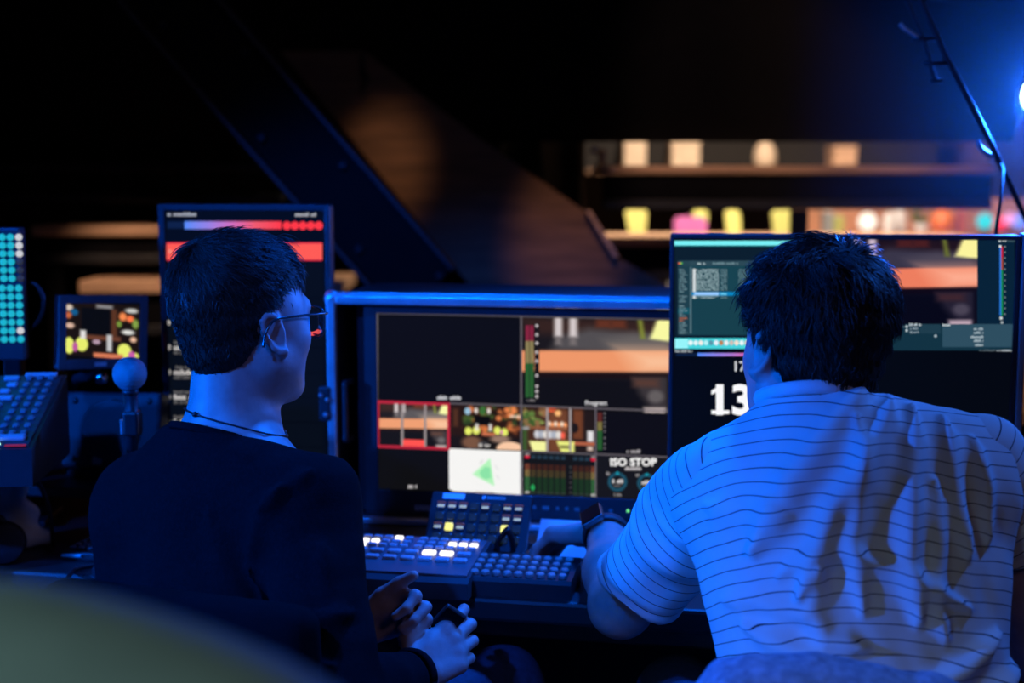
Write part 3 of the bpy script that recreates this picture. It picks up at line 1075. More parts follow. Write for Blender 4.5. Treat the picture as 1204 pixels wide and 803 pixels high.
# cell lines
def hline(x0, y0, x1, y1, wpx, col, lay=3.5):
    c.poly([(x0, y0 - wpx / 2), (x1, y1 - wpx / 2), (x1, y1 + wpx / 2), (x0, y0 + wpx / 2)], col, lay)
hline(443, 368.3, 788.5, 375.8, 1.6, (84, 80, 90))
hline(529, 474, 788.5, 483.3, 1.8, LINE)
hline(614, 530.4, 788.5, 537.6, 1.8, LINE)
for x, y0, y1, wd in ((443.8, 369, 573, 1.7), (612.8, 371, 581, 2.0), (700.5, 480, 587, 2.0), (787.8, 376, 484, 1.2)):
    c.rect(x - wd / 2, y0, x + wd / 2, y1, LINE, 3.6)
mon = monitor('studio_monitor', 'large multiview monitor set in the open flight case', O, yaw, w, h, (0.024, 0.03, 0.022, 0.052), c)
zz = -h / 2 - 0.026
for k in range(5):
    box('logo_stroke', (0.0042, 0.001, 0.010), (-w / 2 + 0.068 + k * 0.0056, -0.0035, zz - 0.004), ALU, mon, 0.0003, rot=(0, 0.2 * (k % 2), 0))
for k, (dx, ww) in enumerate(((0.278, .006), (0.298, .012), (0.318, .005), (0.334, .005), (0.352, .009), (0.374, .006), (0.39, .006), (0.41, .006))):
    box('control_button', (ww, 0.003, 0.006), (-w / 2 + dx, -0.004, zz + 0.005), KEYM, mon, 0.001)
lathe('power_light', [(0, 0), (0.0022, 0), (0.0022, 0.002), (0, 0.003)], glow('green_power_led', (120, 255, 150), 1.2), mon, (-w / 2 + 0.439, -0.003, zz + 0.006), (PI / 2, 0, 0), n=10)
box('rack_ear', (0.012, 0.02, h + 0.06), (-w / 2 - 0.030, 0.01, -0.01), DARKM, mon, 0.002)
tube('rack_handle', [(-w / 2 - 0.047, 0.0, 0.035), (-w / 2 - 0.050, -0.028, 0.035), (-w / 2 - 0.050, -0.030, 0.02), (-w / 2 - 0.050, -0.030, -0.05), (-w / 2 - 0.050, -0.028, -0.065), (-w / 2 - 0.047, 0.0, -0.065)], 0.0055, DARKM, mon)

# flight case around it: built in the monitor's own turned frame
M3 = Euler((0, 0, yaw)).to_matrix()
rx, ux = M3 @ Vector((1, 0, 0)), M3 @ Vector((0, 1, 0))
czl = -w / 2 - 0.077
czr = w / 2 + 0.077
ztop = 0.031 + h / 2
zlow = ZD - O[2]
case = thing('flight_case', 'open black flight case with bright metal edges around the multiview monitor', 'flight case', (O[0], O[1], ZD), (0, 0, yaw))
zb = O[2] - ZD
CASEM = mat('black_laminated_ply', (0.018, 0.018, 0.021), 0.5, bump=0.1)
HH = ztop + zb
WW = czr - czl
dpt = 0.30
y0 = -0.025
cx_ = (czl + czr) / 2
box('side_panel', (0.012, dpt, HH), (czl + 0.006, y0 + dpt / 2, HH / 2), CASEM, case, 0.002)
box('side_panel', (0.012, dpt, HH), (czr - 0.006, y0 + dpt / 2, HH / 2), CASEM, case, 0.002)
box('top_panel', (WW - 0.026, dpt, 0.012), (cx_, y0 + dpt / 2, HH - 0.006), CASEM, case, 0.002)
box('bottom_panel', (WW - 0.026, dpt, 0.012), (cx_, y0 + dpt / 2, 0.0062), CASEM, case, 0.002)
box('back_panel', (WW - 0.026, 0.01, HH - 0.026), (cx_, y0 + dpt - 0.006, HH / 2), CASEM, case, 0.002)
box('rack_panel', (WW - 0.03, 0.004, 0.018), (cx_, 0.012, 0.024), DARKM, case, 0.001)
ed = 0.016
box('edge_trim', (ed, 0.018, HH + 0.004), (czl + ed / 2 - 0.002, y0 - 0.007, HH / 2 + 0.002), ALU, case, 0.003)
box('edge_trim', (ed, 0.018, HH + 0.004), (czr - ed / 2 + 0.002, y0 - 0.007, HH / 2 + 0.002), ALU, case, 0.003)
box('edge_trim', (WW - 2 * ed + 0.002, 0.018, ed), (cx_, y0 - 0.007, HH - ed / 2 + 0.003), ALU, case, 0.003)
box('edge_trim', (WW - 2 * ed + 0.002, 0.018, 0.010), (cx_, y0 - 0.007, 0.0062), ALU, case, 0.002)
box('edge_trim', (WW, 0.006, 0.006), (cx_, y0 + 0.022, HH + 0.002), ALU, case, 0.001)
for xx in (czl + 0.006, czr - 0.006):
    for z_ in (HH - 0.004,):
        lathe('ball_corner', [(0, -0.015), (0.011, -0.011), (0.015, 0), (0.011, 0.011), (0, 0.015)], ALU, case, (xx, y0 - 0.003, z_), n=12)
la = box('latch', (0.02, 0.016, 0.06), (czl - 0.006, y0 - 0.012, HH * 0.53), DARKM, case, 0.003)
lathe('rivet', [(0, 0), (0.004, 0), (0.003, 0.003), (0, 0.004)], ALU, la, (-0.005, -0.009, 0.016), (PI / 2, 0, 0), n=10)
lathe('rivet', [(0, 0), (0.004, 0), (0.003, 0.003), (0, 0.004)], ALU, la, (0.006, -0.009, 0.008), (PI / 2, 0, 0), n=10)
lathe('rivet', [(0, 0), (0.005, 0), (0.004, 0.003), (0, 0.004)], ALU, la, (0.003, -0.009, -0.018), (PI / 2, 0, 0), n=10)

# ---------------------------------------------------------------- right-hand monitor
O, yaw, w, h, roll = plane_at((793, 282.3), (1195, 280.5), 2.26, 2.20, 262)
c = Canvas(O, yaw)
c.poly([(-w / 2, h / 2), (w / 2, h / 2), (w / 2, -h / 2), (-w / 2, -h / 2)], (4, 8, 18), 0.5, raw=True)
# left half: desktop with a file window
c.rect(793, 283, 985, 411, (12, 30, 44), 1)
c.rect(793, 283, 985, 288.5, (120, 240, 245), 3)
c.rect(793, 288.5, 985, 290, (14, 90, 104), 3)
c.rect(797, 306.5, 985, 394, (24, 66, 78), 2)
c.rect(797, 306.5, 985, 312.5, (44, 72, 84), 3)
c.rect(797, 306.5, 811, 394, (30, 62, 74), 3)
c.rect(797, 362, 811, 369, (14, 84, 100), 3.5)
for k, cc in enumerate(((235, 90, 70), (230, 190, 80), (80, 200, 90))):
    c.ell(798 + k * 1.9, 309.5, 0.95, 1.0, cc, 4, 8)
c.scrib(820, 829, 309.5, 2.6, (190, 210, 214), 4)
c.scrib(838, 868, 309.5, 2.2, (120, 150, 158), 4)
c.rect(811.2, 314, 813, 392, (86, 116, 126), 4)
c.rect(814.5, 316, 818, 351, (205, 214, 216), 4)
for k in range(15):
    y = 317 + k * 2.35
    if k in (11, 12):
        continue
    c.scrib(818.5, 845 - (k == 14) * 5, y, 1.7, (160, 186, 190), 4)
    c.scrib(847.5, 855, y, 1.6, (110, 140, 148), 4)
    c.scrib(868, 880, y, 1.6, (100, 130, 138), 4)
c.rect(813.5, 343.2, 880, 347.6, (10, 130, 190), 4.5)
c.rect(816, 343.6, 845, 347.2, (150, 200, 250), 5)
c.scrib(847, 855, 345.5, 2, (120, 220, 250), 5)
for k in range(18):
    c.rect(813.5, 353 + k * 2.3, 880, 354.1 + k * 2.3, (22, 60, 72), 3.5)
for k in range(27):
    y = 317 + k * 2.85
    if 345 < y < 348 or 355 < y < 358:
        continue
    c.scrib(798.5, 804 + 4 * ((k * 7) % 3) / 2, y, 1.7, ((200, 110, 70), (150, 190, 80), (120, 150, 158))[0 if 372 < y < 378 else 1 if 380 < y < 382 else 2], 4)
c.rect(793.5, 397.5, 985, 410, (70, 212, 220), 3)
c.rect(793.5, 398.5, 809, 409.5, (150, 245, 250), 3.5)
for k in range(12):
    x = 812 + k * 6.0
    cc = ((236, 250, 250), (220, 245, 248), (240, 236, 230), (180, 240, 245), (90, 150, 170), (230, 240, 250), (190, 130, 90), (235, 240, 242), (210, 190, 180), (250, 225, 205), (235, 245, 248), (220, 200, 190))[k]
    c.ell(x, 403, 2.7, 3.1, cc, 4, 10)
# right half: streaming window with picture
c.rect(985, 282, 1193, 412, (9, 32, 50), 1)
c.raster(960, 281.5, 1149, 382, np.clip(255 * (table_feed(100, 56).im / 255) ** 1.5 * np.array((1.02, 0.98, 1.0)) + np.array((0, 2, 18)), 0, 255), 2)
c.rect(1149, 281.5, 1193, 383, (8, 34, 56), 2.2)
c.rect(985, 383, 1193, 411.8, (18, 50, 66), 2.4)
c.rect(1108, 381, 1193, 408, (46, 78, 96), 3)
c.rect(1064, 381, 1106, 392, (30, 60, 76), 3)
c.scrib(1069, 1083, 381.5, 3, (196, 208, 214), 4)
c.scrib(1070, 1079, 386, 2.4, (150, 166, 176), 4)
c.scrib(1070, 1080, 390.5, 2.4, (150, 166, 176), 4)
c.scrib(1108, 1117, 382, 2.6, (200, 210, 214), 4)
for k, y in enumerate((386.5, 391, 396, 400.5, 405.5)):
    c.scrib(1145 - (k == 2) * 4, 1156, y, 2.8, (170, 186, 194), 4)
c.rect(1190.5, 394.5, 1192.5, 398, (235, 240, 244), 4)
c.scrib(1048, 1064, 384, 1.6, (90, 112, 124), 4)
for y in (384, 388.5):
    c.ell(1066, y, 1.6, 1.6, (190, 204, 210), 4, 8)
c.ell(1100, 395, 1.8, 1.6, (160, 178, 188), 4, 8)
c.scrib(1150, 1170, 411.8, 2, (90, 104, 112), 4)
c.scrib(1172, 1192, 411.8, 2.6, (180, 190, 196), 4)
c.scrib(1174, 1183, 283, 3, (205, 214, 216), 4)
c.rect(1184, 281.8, 1193, 284.5, (54, 80, 92), 4)
c.rect(1175.3, 288, 1177, 371, (40, 120, 220), 4)
for y0_, y1_, cc in ((290, 303, (206, 30, 50)), (303, 317, (170, 74, 50)), (317, 371, (24, 134, 74))):
    c.rect(1177.2, y0_, 1179.2, y1_, cc, 4)
for k in range(13):
    c.ell(1181.5, 290 + k * 6.6, 0.9, 0.9, (140, 156, 160), 4, 6)
c.ell(1176, 289.5, 1.4, 1.6, (235, 240, 240), 5, 8)
c.ell(1177, 374, 2.0, 2.0, (200, 208, 210), 4, 8)
c.ell(1178, 379, 1.6, 1.6, (170, 180, 184), 4, 8)
# lower half: clock
c.scrib(794, 814, 412.8, 2.6, (180, 190, 196), 3)
c.rect(795, 415, 819, 418.5, (12, 30, 60), 3)
c.poly([(820, 415), (860, 415), (860, 418.6), (820, 418.6)], [(80, 140, 250), (170, 120, 210), (170, 120, 210), (80, 140, 250)], 3)
c.poly([(860, 415), (890, 415), (890, 418.6), (860, 418.6)], [(170, 120, 210), (236, 70, 130), (236, 70, 130), (170, 120, 210)], 3)
c.text('17:5', 861, 430.5, 11.2, (214, 214, 218), 3, bold=0.022, align='LEFT')
c.text('13:', 833, 469.5, 33.5, (250, 250, 252), 3, bold=0.035, sx=1.1, align='LEFT')
c.rect(836.5, 482.3, 857.5, 486.6, (250, 250, 252), 3.2)
c.poly([(836.5, 459), (848, 452.5), (848, 458), (836.5, 464)], (250, 250, 252), 3.2)
monR = monitor('desktop_monitor', 'large monitor with clock digits in front of the man in the striped shirt', O, yaw, w, h, (0.0065, 0.0075, 0.007, 0.012), c)
RM = (O, yaw, w, h)
# side rail at its right edge and its foot
box('side_stripe', (0.012, 0.03, h + 0.02), (w / 2 + 0.0145, 0.012, 0), mat('silver_side', (0.30, 0.31, 0.34), 0.4, 0.6), monR, 0.003)
zs = O[2] - ZD
tube('stand_neck', [(0, 0.06, -h * .1), (0, 0.10, -h * .3), (0, 0.11, -zs + 0.02)], 0.018, DARKM, monR)
box('stand_foot', (0.24, 0.17, 0.012), (0, 0.08, -zs + 0.0065), DARKM, monR, 0.004)
p0, p1 = P(1179, 210, 2.48), P(1171, 276, 2.28)
tag(tube('monitor_cable', [P(1176, 192, 2.6), P(1179, 198, 2.56), p0, P(1176, 240, 2.36), p1, P(1172, 330, 2.27), P(1175, 420, 2.29)], 0.0028, mat('blue_grey_cable', (0.03, 0.03, 0.035), 0.6)), 'thin cable hanging down behind the top right corner of the right-hand monitor', 'cable')

# ---------------------------------------------------------------- portrait monitor at the left
O, yaw, w, h, roll = plane_at((193.5, 247), (382, 248), 2.52, 2.49, 330)
c = Canvas(O, yaw)
c.poly([(-w / 2, h / 2), (w / 2, h / 2), (w / 2, -h / 2), (-w / 2, -h / 2)], (4, 10, 24), 0.5, raw=True)
c.scrib(197, 231, 251.8, 4.4, (170, 176, 190), 3)
c.scrib(347, 372, 252.2, 4.2, (180, 182, 190), 3)
c.ell(379, 246.5, 1.2, 1.2, (160, 50, 50), 3, 8)
c.rect(197, 260.5, 216, 268.5, (14, 32, 70), 3)
grad = [(217, (84, 140, 250)), (245, (150, 130, 230)), (272, (205, 110, 190)), (300, (240, 90, 110)), (331, (255, 56, 70))]
for (xa, ca), (xb, cb) in zip(grad, grad[1:]):
    c.poly([(xa, 260.3), (xb, 260.3), (xb, 269.2), (xa, 269.2)], [ca, cb, cb, ca], 3)
for k in range(5):
    c.ell(337.3 + k * 9.4, 265.3, 4.9, 5.0, (255, 56, 68), 3, 14)
c.rect(196, 285, 379, 306.5, (255, 92, 84), 3)
c.rect(196, 285, 379, 286.6, (226, 40, 70), 4)
c.rect(196, 305, 379, 306.5, (226, 40, 70), 4)
c.ell(200, 295.5, 2, 2.4, (240, 150, 130), 4, 8)
c.rect(196, 309, 380, 560, (7, 13, 24), 2)
for k in range(8):
    y = 350 + k * 29.2
    c.rect(196, y, 380, y + 1, (3, 6, 14), 3)
for k in range(7):
    y = 350 + k * 29.2
    c.ell(198.8, y, 2.4, 3, (186, 180, 176), 3, 8)
    c.scrib(204.5, 226, y - 6, 3.6, (106, 104, 104), 3)
    c.scrib(204.5, 230 - (k % 3) * 4, y, 5.4, (226, 220, 216), 3)
    c.scrib(204.5, 224, y + 6, 3.6, (104, 102, 102), 3)
monL = monitor('portrait_monitor', 'portrait monitor with a red banner behind the man in the dark jumper', O, yaw, w, h, (0.0115, 0.0075, 0.0105, 0.0115), c)
zs = O[2] - ZD
tube('stand_neck', [(0, 0.06, -h * .1), (0, 0.10, -h * .3), (0, 0.11, -zs + 0.02)], 0.018, DARKM, monL)
box('stand_foot', (0.22, 0.16, 0.012), (0, 0.08, -zs + 0.0065), DARKM, monL, 0.004)
box('power_stripe', (0.003, 0.003, 0.03), (-w / 2 - 0.006, -0.003, 0.02), mat('red_stripe', (0.3, 0.03, 0.03), 0.4), monL, 0.0008)

# ================================================================== the desk and what stands on it
E1 = Vector((math.cos(DYAW), math.sin(DYAW), 0))
E2 = Vector((-math.sin(DYAW), math.cos(DYAW), 0))
DO = Vector((-0.05, 1.985, 0))          # a point on the desk's front edge


def W(u, v, z):
    return DO + E1 * u + E2 * v + Vector((0, 0, z))


desk = thing('control_desk', 'long dark control desk carrying the monitors and panels', 'desk', (DO.x, DO.y, 0), (0, 0, DYAW))
box('desk_top', (2.5, 0.92, 0.035), (0.05, 0.46, ZD - 0.0175), DESKM, desk, 0.006)
box('front_rail', (2.3, 0.03, 0.035), (0.05, 0.06, ZD - 0.054), DARKM, desk, 0.004)
for sx in (-1.1, 1.2):
    for sy in (0.07, 0.85):
        box('leg', (0.05, 0.05, ZD - 0.036), (sx, sy, (ZD - 0.036) / 2), DARKM, desk, 0.004)
box('modesty_panel', (2.3, 0.02, 0.4), (0.05, 0.84, ZD - 0.24), DARKM, desk, 0.003)


def uvw(p):
    q = Vector(p) - DO
    return q.dot(E1), q.dot(E2)


KEY_LIT = glow('white_lit_key', (255, 250, 246), 1.6)
KEY_BLUE = mat('satin_grey_key', (0.42, 0.43, 0.46), 0.4)
key_sq = box_me((0.0125, 0.0085, 0.006), 0.0018, 2, 'key')
key_sq.materials.append(KEY_BLUE)
key_sq_lit = box_me((0.0125, 0.0085, 0.006), 0.0018, 2, 'key_lit')
key_sq_lit.materials.append(KEY_LIT)
key_big = box_me((0.021, 0.0125, 0.006), 0.0025, 2, 'key_wide')
key_big.materials.append(KEY_BLUE)
key_big_lit = box_me((0.021, 0.0125, 0.006), 0.0025, 2, 'key_wide_lit')
key_big_lit.materials.append(KEY_LIT)

# ---- vision switcher panel
p = G(548, 668, ZD + 0.045)
u, v = uvw(p)
sw = thing('vision_switcher', 'low vision switcher panel with glowing white keys beside the seated man', 'switcher', W(u - 0.14, v + 0.07, ZD), (0, 0, DYAW))
SWM = mat('switcher_body', (0.05, 0.052, 0.06), 0.4)
poly = [(-0.08, 0), (0.085, 0), (0.085, 0.044), (-0.07, 0.030), (-0.08, 0.024)]
me = prism_me('body', poly, 0.29)
bo = new_obj('body', me, SWM, sw, (-0.145, 0, 0), (0, 0, PI / 2))
bo.location = (0.145, 0, 0)
til = math.atan2(0.014, 0.155)
deckM = mat('switcher_face', (0.11, 0.115, 0.13), 0.42)
face = box('face_plate', (0.28, 0.148, 0.004), (0.0, 0.005, 0.0385), deckM, sw, 0.001, rot=(til, 0, 0))


def key_on(me, par, x, y, z=0.004, nm='key'):
    return new_obj(nm, me, None, par, (x, y, z))


for r_ in range(3):
    for k in range(16):
        x = -0.128 + k * 0.0165 + (0.006 if k > 9 else 0)
        y = 0.060 - r_ * 0.017
        lit = (r_ == 0 and k == 8) or (r_ == 1 and k in (3, 4, 5, 6)) or (r_ == 1 and k in (13, 14, 15))
        if r_ == 2 and k in (4, 5):
            lit = True
        key_on(key_sq_lit if lit else key_sq, face, x, y)
for r_ in range(2):
    for k in range(10):
        x = -0.122 + k * 0.0268
        y = 0.004 - r_ * 0.026
        key_on(key_big_lit if (r_ == 0 and k in (7, 8)) else key_big, face, x, y)
for k in range(3):
    box('fader_slot', (0.005, 0.04, 0.001), (-0.12 + k * 0.03, -0.055, 0.0025), BLACK, face, 0.0003)

# ---- shortcut keypad in front
p = G(606, 664, ZD + 0.035)
u, v = uvw(p)
kp = thing('keypad', 'black keypad with rows of small round keys in front of the hand', 'keypad', W(u + 0.012, v + 0.003, ZD), (0, 0, DYAW))
poly = [(-0.052, 0), (0.05, 0), (0.05, 0.036), (-0.047, 0.027), (-0.052, 0.022)]
bo = new_obj('body', prism_me('body', poly, 0.155), mat('keypad_body', (0.03, 0.03, 0.034), 0.4), kp, (0.0775, 0, 0), (0, 0, PI / 2))
KR = lathe_me('key', [(0.0, 0), (0.0062, 0), (0.0062, 0.004), (0.0050, 0.0055), (0.0, 0.0058)], 14)
KR.materials.append(mat('grey_round_key', (0.30, 0.29, 0.29), 0.35))
kt = math.atan2(0.009, 0.097)
for r_ in range(4):
    for k in range(9):
        y = -0.036 + r_ * 0.0215
        new_obj('key', KR, None, kp, (-0.066 + k * 0.0162, y, 0.0275 + (y + 0.047) * math.tan(kt) + 0.0003), (kt, 0, 0))

# ---- upright button panel, eight by four
p = G(556, 641, ZD + 0.035)
u, v = uvw(p)
ph = math.radians(48)
bp_ = thing('macro_keyboard', 'tilted black macro keyboard with two yellow lit keys below the white multiview tile', 'keyboard', W(u, v + 0.005, ZD), (0, 0, DYAW))
PW, PH = 0.162, 0.106
slab = box('face_plate', (PW, PH, 0.014), (0, math.cos(ph) * PH / 2, 0.018 + math.sin(ph) * PH / 2), mat('button_panel_face', (0.028, 0.029, 0.034), 0.4), bp_, 0.003, rot=(ph, 0, 0))
box('stand', (PW * .9, 0.09, 0.02), (0, 0.05, 0.0102), DARKM, bp_, 0.003)
box('strut', (PW * .5, 0.01, 0.06), (0, 0.080, 0.047), DARKM, bp_, 0.003, rot=(-0.15, 0, 0))
BK = {'off': KEYD, 'dim': mat('dim_lcd_key', (0.03, 0.04, 0.04), 0.3, emit=lin((14, 24, 27)), estr=1.0), 'white': mat('lit_lcd_key', (0.05, 0.05, 0.05), 0.3, emit=lin((150, 170, 172)), estr=1.0), 'yel': mat('yellow_lcd_key', (0.05, 0.05, 0.03), 0.3, emit=lin((250, 246, 130)), estr=1.1), 'top': mat('brown_lcd_top', (0.05, 0.04, 0.03), 0.3, emit=lin((70, 44, 34)), estr=1.0)}
kb = {}
for nm, m in BK.items():
    kb[nm] = box_me((0.0132, 0.0132 if nm != 'top' else 0.004, 0.006), 0.0022 if nm != 'top' else 0.001, 2, 'lcd_' + nm)
    kb[nm].materials.append(m)
kb['cap'] = box_me((0.0122, 0.006, 0.006), 0.002, 2, 'lcd_cap')
kb['cap'].materials.append(BK['white'])
rows = ['wwwdwdww', 'ddddddww', 'wywdddyd', 'dddddddd']
for r_ in range(4):
    for k in range(8):
        x = -0.0625 + k * 0.01785
        y = 0.027 - r_ * 0.0185
        ch = rows[r_][k]
        if ch == 'y':
            new_obj('key', kb['yel'], None, slab, (x, y, 0.008))
        else:
            b_ = new_obj('key', kb['dim'] if ch == 'd' else kb['off'], None, slab, (x, y, 0.008))
            if ch == 'w':
                # the little lit symbol belongs to the key face, kept one level up so keys stay parts
                b_.data = kb['off']
                new_obj('key_symbol', kb['cap'], None, slab, (x, y - 0.002, 0.0086))
                new_obj('key_symbol', kb['top'], None, slab, (x, y + 0.0042, 0.0086))
box('name_sticker', (0.036, 0.010, 0.001), (-0.045, 0.0447, 0.0074), WHITEP, slab, 0.0003)
lathe('logo_dot', [(0, 0), (0.0036, 0), (0.0036, 0.0008), (0, 0.001)], ALU, slab, (0.004, 0.0445, 0.007), n=14)
for k in range(7):
    box('logo_stroke', (0.0034, 0.0052, 0.001), (0.011 + k * 0.0043, 0.0445, 0.0074), ALU, slab, 0.0003)
# black joystick cable clip lying before the panel
pj = G(592, 648, ZD + 0.03)
js = thing('desk_joystick', 'small black joystick between the button panel and the keypad', 'joystick', (pj.x + 0.01, pj.y + 0.012, ZD), (0, 0, DYAW))
box('base', (0.07, 0.03, 0.026), (0, 0, 0.0132), BLACK, js, 0.004)
tube('lever', [(0.006, 0, 0.026), (0.003, -0.004, 0.05), (-0.004, -0.006, 0.062)], [0.004, 0.005, 0.006], BLACK, js)
tube('lever', [(-0.018, 0, 0.026), (-0.020, 0.0, 0.038), (-0.008, 0, 0.056), (0.0, 0, 0.062)], [0.004, 0.004, 0.006], BLACK, js)
tag(tube('keypad_cable', [G(566, 647, ZD + 0.02) + Vector((0, 0.02, 0)), G(588, 644, ZD + 0.024) + Vector((0, 0.025, 0)), G(612, 643, ZD + 0.01) + Vector((0, 0.02, 0)), G(640, 648, ZD + 0.006) + Vector((0, 0.03, 0))], 0.003, RUBBER), 'short black cable looping behind the round-key keypad', 'cable')

# ---- white card leaning under the hand
pc = G(657, 652, ZD + 0.01)
u, v = uvw(pc)
card = thing('paper_card', 'pale paper card propped up under the hand with the watch', 'card', W(u + 0.005, v + 0.01, ZD), (0, 0, DYAW - 0.03))
ct = math.radians(38)
sh_ = box('sheet', (0.094, 0.074, 0.0025), (0, math.cos(ct) * 0.037, 0.0025 + math.sin(ct) * 0.037), WHITEP, card, 0.0008, rot=(ct, 0, 0))
box('support_flap', (0.06, 0.0022, 0.042), (0, 0.058, 0.0215), WHITEP, card, 0.0006)

# ================================================================== gear at the left end
# riser box under the small gear
pr = P(118, 590, 2.42)
ris = thing('desk_riser', 'low black riser box under the small loudspeaker', 'riser', (pr.x - 0.17, 2.50, ZD), (0, 0, DYAW))
box('shelf', (0.46, 0.26, 0.018), (0, 0, 0.072), DARKM, ris, 0.003)
for sx in (-1, 1):
    box('side', (0.018, 0.2, 0.0625), (sx * 0.22, 0, 0.0315), DARKM, ris, 0.002)

# small loudspeaker leaning back
ps = P(126, 574, 2.40)
sp = thing('loudspeaker', 'small dark square loudspeaker behind the foam ball microphone', 'loudspeaker', (ps.x, 2.41, ZD + 0.0815), (0, 0, math.radians(-4)))
lt = math.radians(-12)
SPM = mat('speaker_plastic', (0.030, 0.031, 0.036), 0.45, bump=0.1)
bd = box('cabinet', (0.172, 0.05, 0.132), (0, 0.045, 0.076), SPM, sp, 0.006, rot=(lt, 0, 0))
ringp = [(0.045, 0), (0.052, 0.0), (0.053, 0.004), (0.050, 0.006), (0.046, 0.004)]
lathe('driver_ring', ringp, SPM, bd, (0.0, -0.0255, 0.0), (PI / 2, 0, 0), n=32)
lathe('cone', [(0.0, 0.001), (0.012, 0.003), (0.018, 0.001), (0.045, 0.004)], BLACK, bd, (0.0, -0.025, 0.0), (PI / 2, 0, 0), n=28)
for sx in (-1, 1):
    for sz in (-1, 1):
        lathe('screw', [(0, 0), (0.006, 0), (0.005, 0.002), (0, 0.0025)], BLACK, bd, (sx * 0.066, -0.025, sz * 0.05), (PI / 2, 0, 0), n=12)
box('badge', (0.017, 0.002, 0.014), (-0.022, -0.0262, -0.054), ALU, bd, 0.001)
box('wedge_foot', (0.15, 0.05, 0.012), (0, 0.03, 0.0065), BLACK, sp, 0.002)

# handheld microphone with ball grille on a clip stand
pm = P(152.5, 439.5, 2.12)
mic = thing('microphone', 'ball-headed microphone on a thin stand beside the man in the dark jumper', 'microphone', (pm.x, pm.y, ZD))
zm = pm.z - ZD
R = 0.0255
GR = mat('wire_grille', (0.34, 0.35, 0.38), 0.4, 0.5, bump=0.9, bscale=900)
prof = [(max(1e-4, R * math.sin(t)), zm - R * math.cos(t)) for t in np.linspace(0.02, PI - 0.02, 22)]
lathe('ball_grille', prof, GR, mic, n=36)
for k in range(9):
    a_ = (k - 4) * 0.3
    rr = R * math.cos(a_) + 0.0003
    lathe('grille_ring', [(rr, -0.0004), (rr + 0.0003, 0), (rr, 0.0004)], GR, mic, (0, 0, zm + R * math.sin(a_)), n=30)
lathe('collar', [(0.011, zm - R - 0.006), (0.0125, zm - R - 0.003), (0.012, zm - R + 0.003)], DARKM, mic, n=18)
lathe('handle', [(0.0085, zm - 0.125), (0.0105, zm - R - 0.006)], DARKM, mic, n=18)
box('clip', (0.024, 0.028, 0.038), (0.002, 0, zm - 0.075), BLACK, mic, 0.004)
box('clip_lever', (0.004, 0.01, 0.022), (-0.0125, -0.005, zm - 0.08), ALU, mic, 0.001)
tube('stand', [(0, 0, zm - 0.12), (0, 0, 0.01)], 0.006, DARKM, mic, curve=False)
lathe('base', [(0, 0.0003), (0.065, 0.0003), (0.065, 0.008), (0.02, 0.014), (0, 0.014)], DARKM, mic, n=28)

# small field monitor on an arm
O, yaw, w, h, roll = plane_at((76, 352.5), (163, 360.5), 2.34, 2.42, 66)
roll = math.radians(3.0)
c = Canvas(O, yaw, roll)
c.poly([(-w / 2, h / 2), (w / 2, h / 2), (w / 2, -h / 2), (-w / 2, -h / 2)], (10, 10, 14), 0.5, raw=True)
f = Pic(100, 76, (26, 18, 15))
f.rect(0.22, 0.1, 0.62, 0.58, (9, 11, 16), 0.03)
f.rect(0.62, 0.1, 0.7, 0.6, (90, 52, 34), 0.04)
for x, y, cc, a_, b_ in ((0.05, 0.12, (214, 196, 180), .06, .07), (0.12, 0.2, (20, 90, 140), .06, .07), (0.04, 0.26, (200, 100, 60), .05, .07), (0.06, 0.45, (220, 180, 160), .07, .06),
                         (0.78, 0.22, (250, 140, 80), .06, .09), (0.88, 0.25, (255, 120, 70), .06, .07), (0.95, 0.34, (130, 160, 70), .05, .1), (0.73, 0.36, (120, 150, 60), .04, .07),
                         (0.85, 0.5, (225, 225, 220), .1, .05), (0.92, 0.63, (240, 190, 160), .05, .06), (0.9, 0.1, (200, 200, 196), .1, .05)):
    f.ell(x, y, a_, b_, cc, 0.6)
f.rect(0.2, 0.6, 0.75, 0.68, (110, 64, 46), 0.04)
for x, y, a_, b_ in ((0.05, 0.82, .07, .16), (0.22, 0.78, .09, .14), (0.80, 0.86, .10, .15), (0.95, 0.95, .05, .08)):
    f.ell(x, y, a_, b_, (232, 240, 110), 0.2)
f.ell(0.13, 0.84, 0.04, 0.1, (190, 90, 160), 0.4)
f.ell(0.9, 0.92, 0.05, 0.08, (200, 90, 170), 0.4)
f.rect(0.2, 0.52, 0.28, 0.68, (225, 222, 220), 0.03)
f.rect(0.56, 0.57, 0.63, 0.88, (196, 196, 198), 0.03)
f.ell(0.42, 0.72, 0.06, 0.05, (180, 150, 170), 0.5)
f.rect(0.38, 0.92, 0.78, 1.05, (220, 124, 88), 0.03)
f.rect(0.42, 0.03, 0.64, 0.09, (150, 148, 150), 0.05)
c.raster(77, 353.5, 163.5, 417, f.im, 1, 0.075)
monS = monitor('field_monitor', 'small field monitor showing the studio, next to the portrait monitor', O, yaw, w, h, (0.013, 0.014, 0.013, 0.017), c, depth=0.02, roll=roll, bez_m=mat('field_monitor_shell', (0.06, 0.062, 0.07), 0.4))
box('badge', (0.022, 0.003, 0.007), (-0.005, -0.003, -h / 2 - 0.009), ALU, monS, 0.001)
tube('arm', [(0.0, 0.02, -h / 2 - 0.01), (0.0, 0.06, -h / 2 - 0.035), (0.0, 0.125, -h / 2 - 0.055), (0.0, 0.14, -h / 2 - 0.12), (0.0, 0.14, ZD + 0.0815 - O[2])], 0.009, DARKM, monS)
lathe('arm_knob', [(0, -0.012), (0.009, -0.009), (0.0115, 0), (0.009, 0.009), (0, 0.012)], mat('chrome_knob', (0.6, 0.6, 0.62), 0.15, 1.0), monS, (0.003, 0.012, -h / 2 - 0.034), n=18)

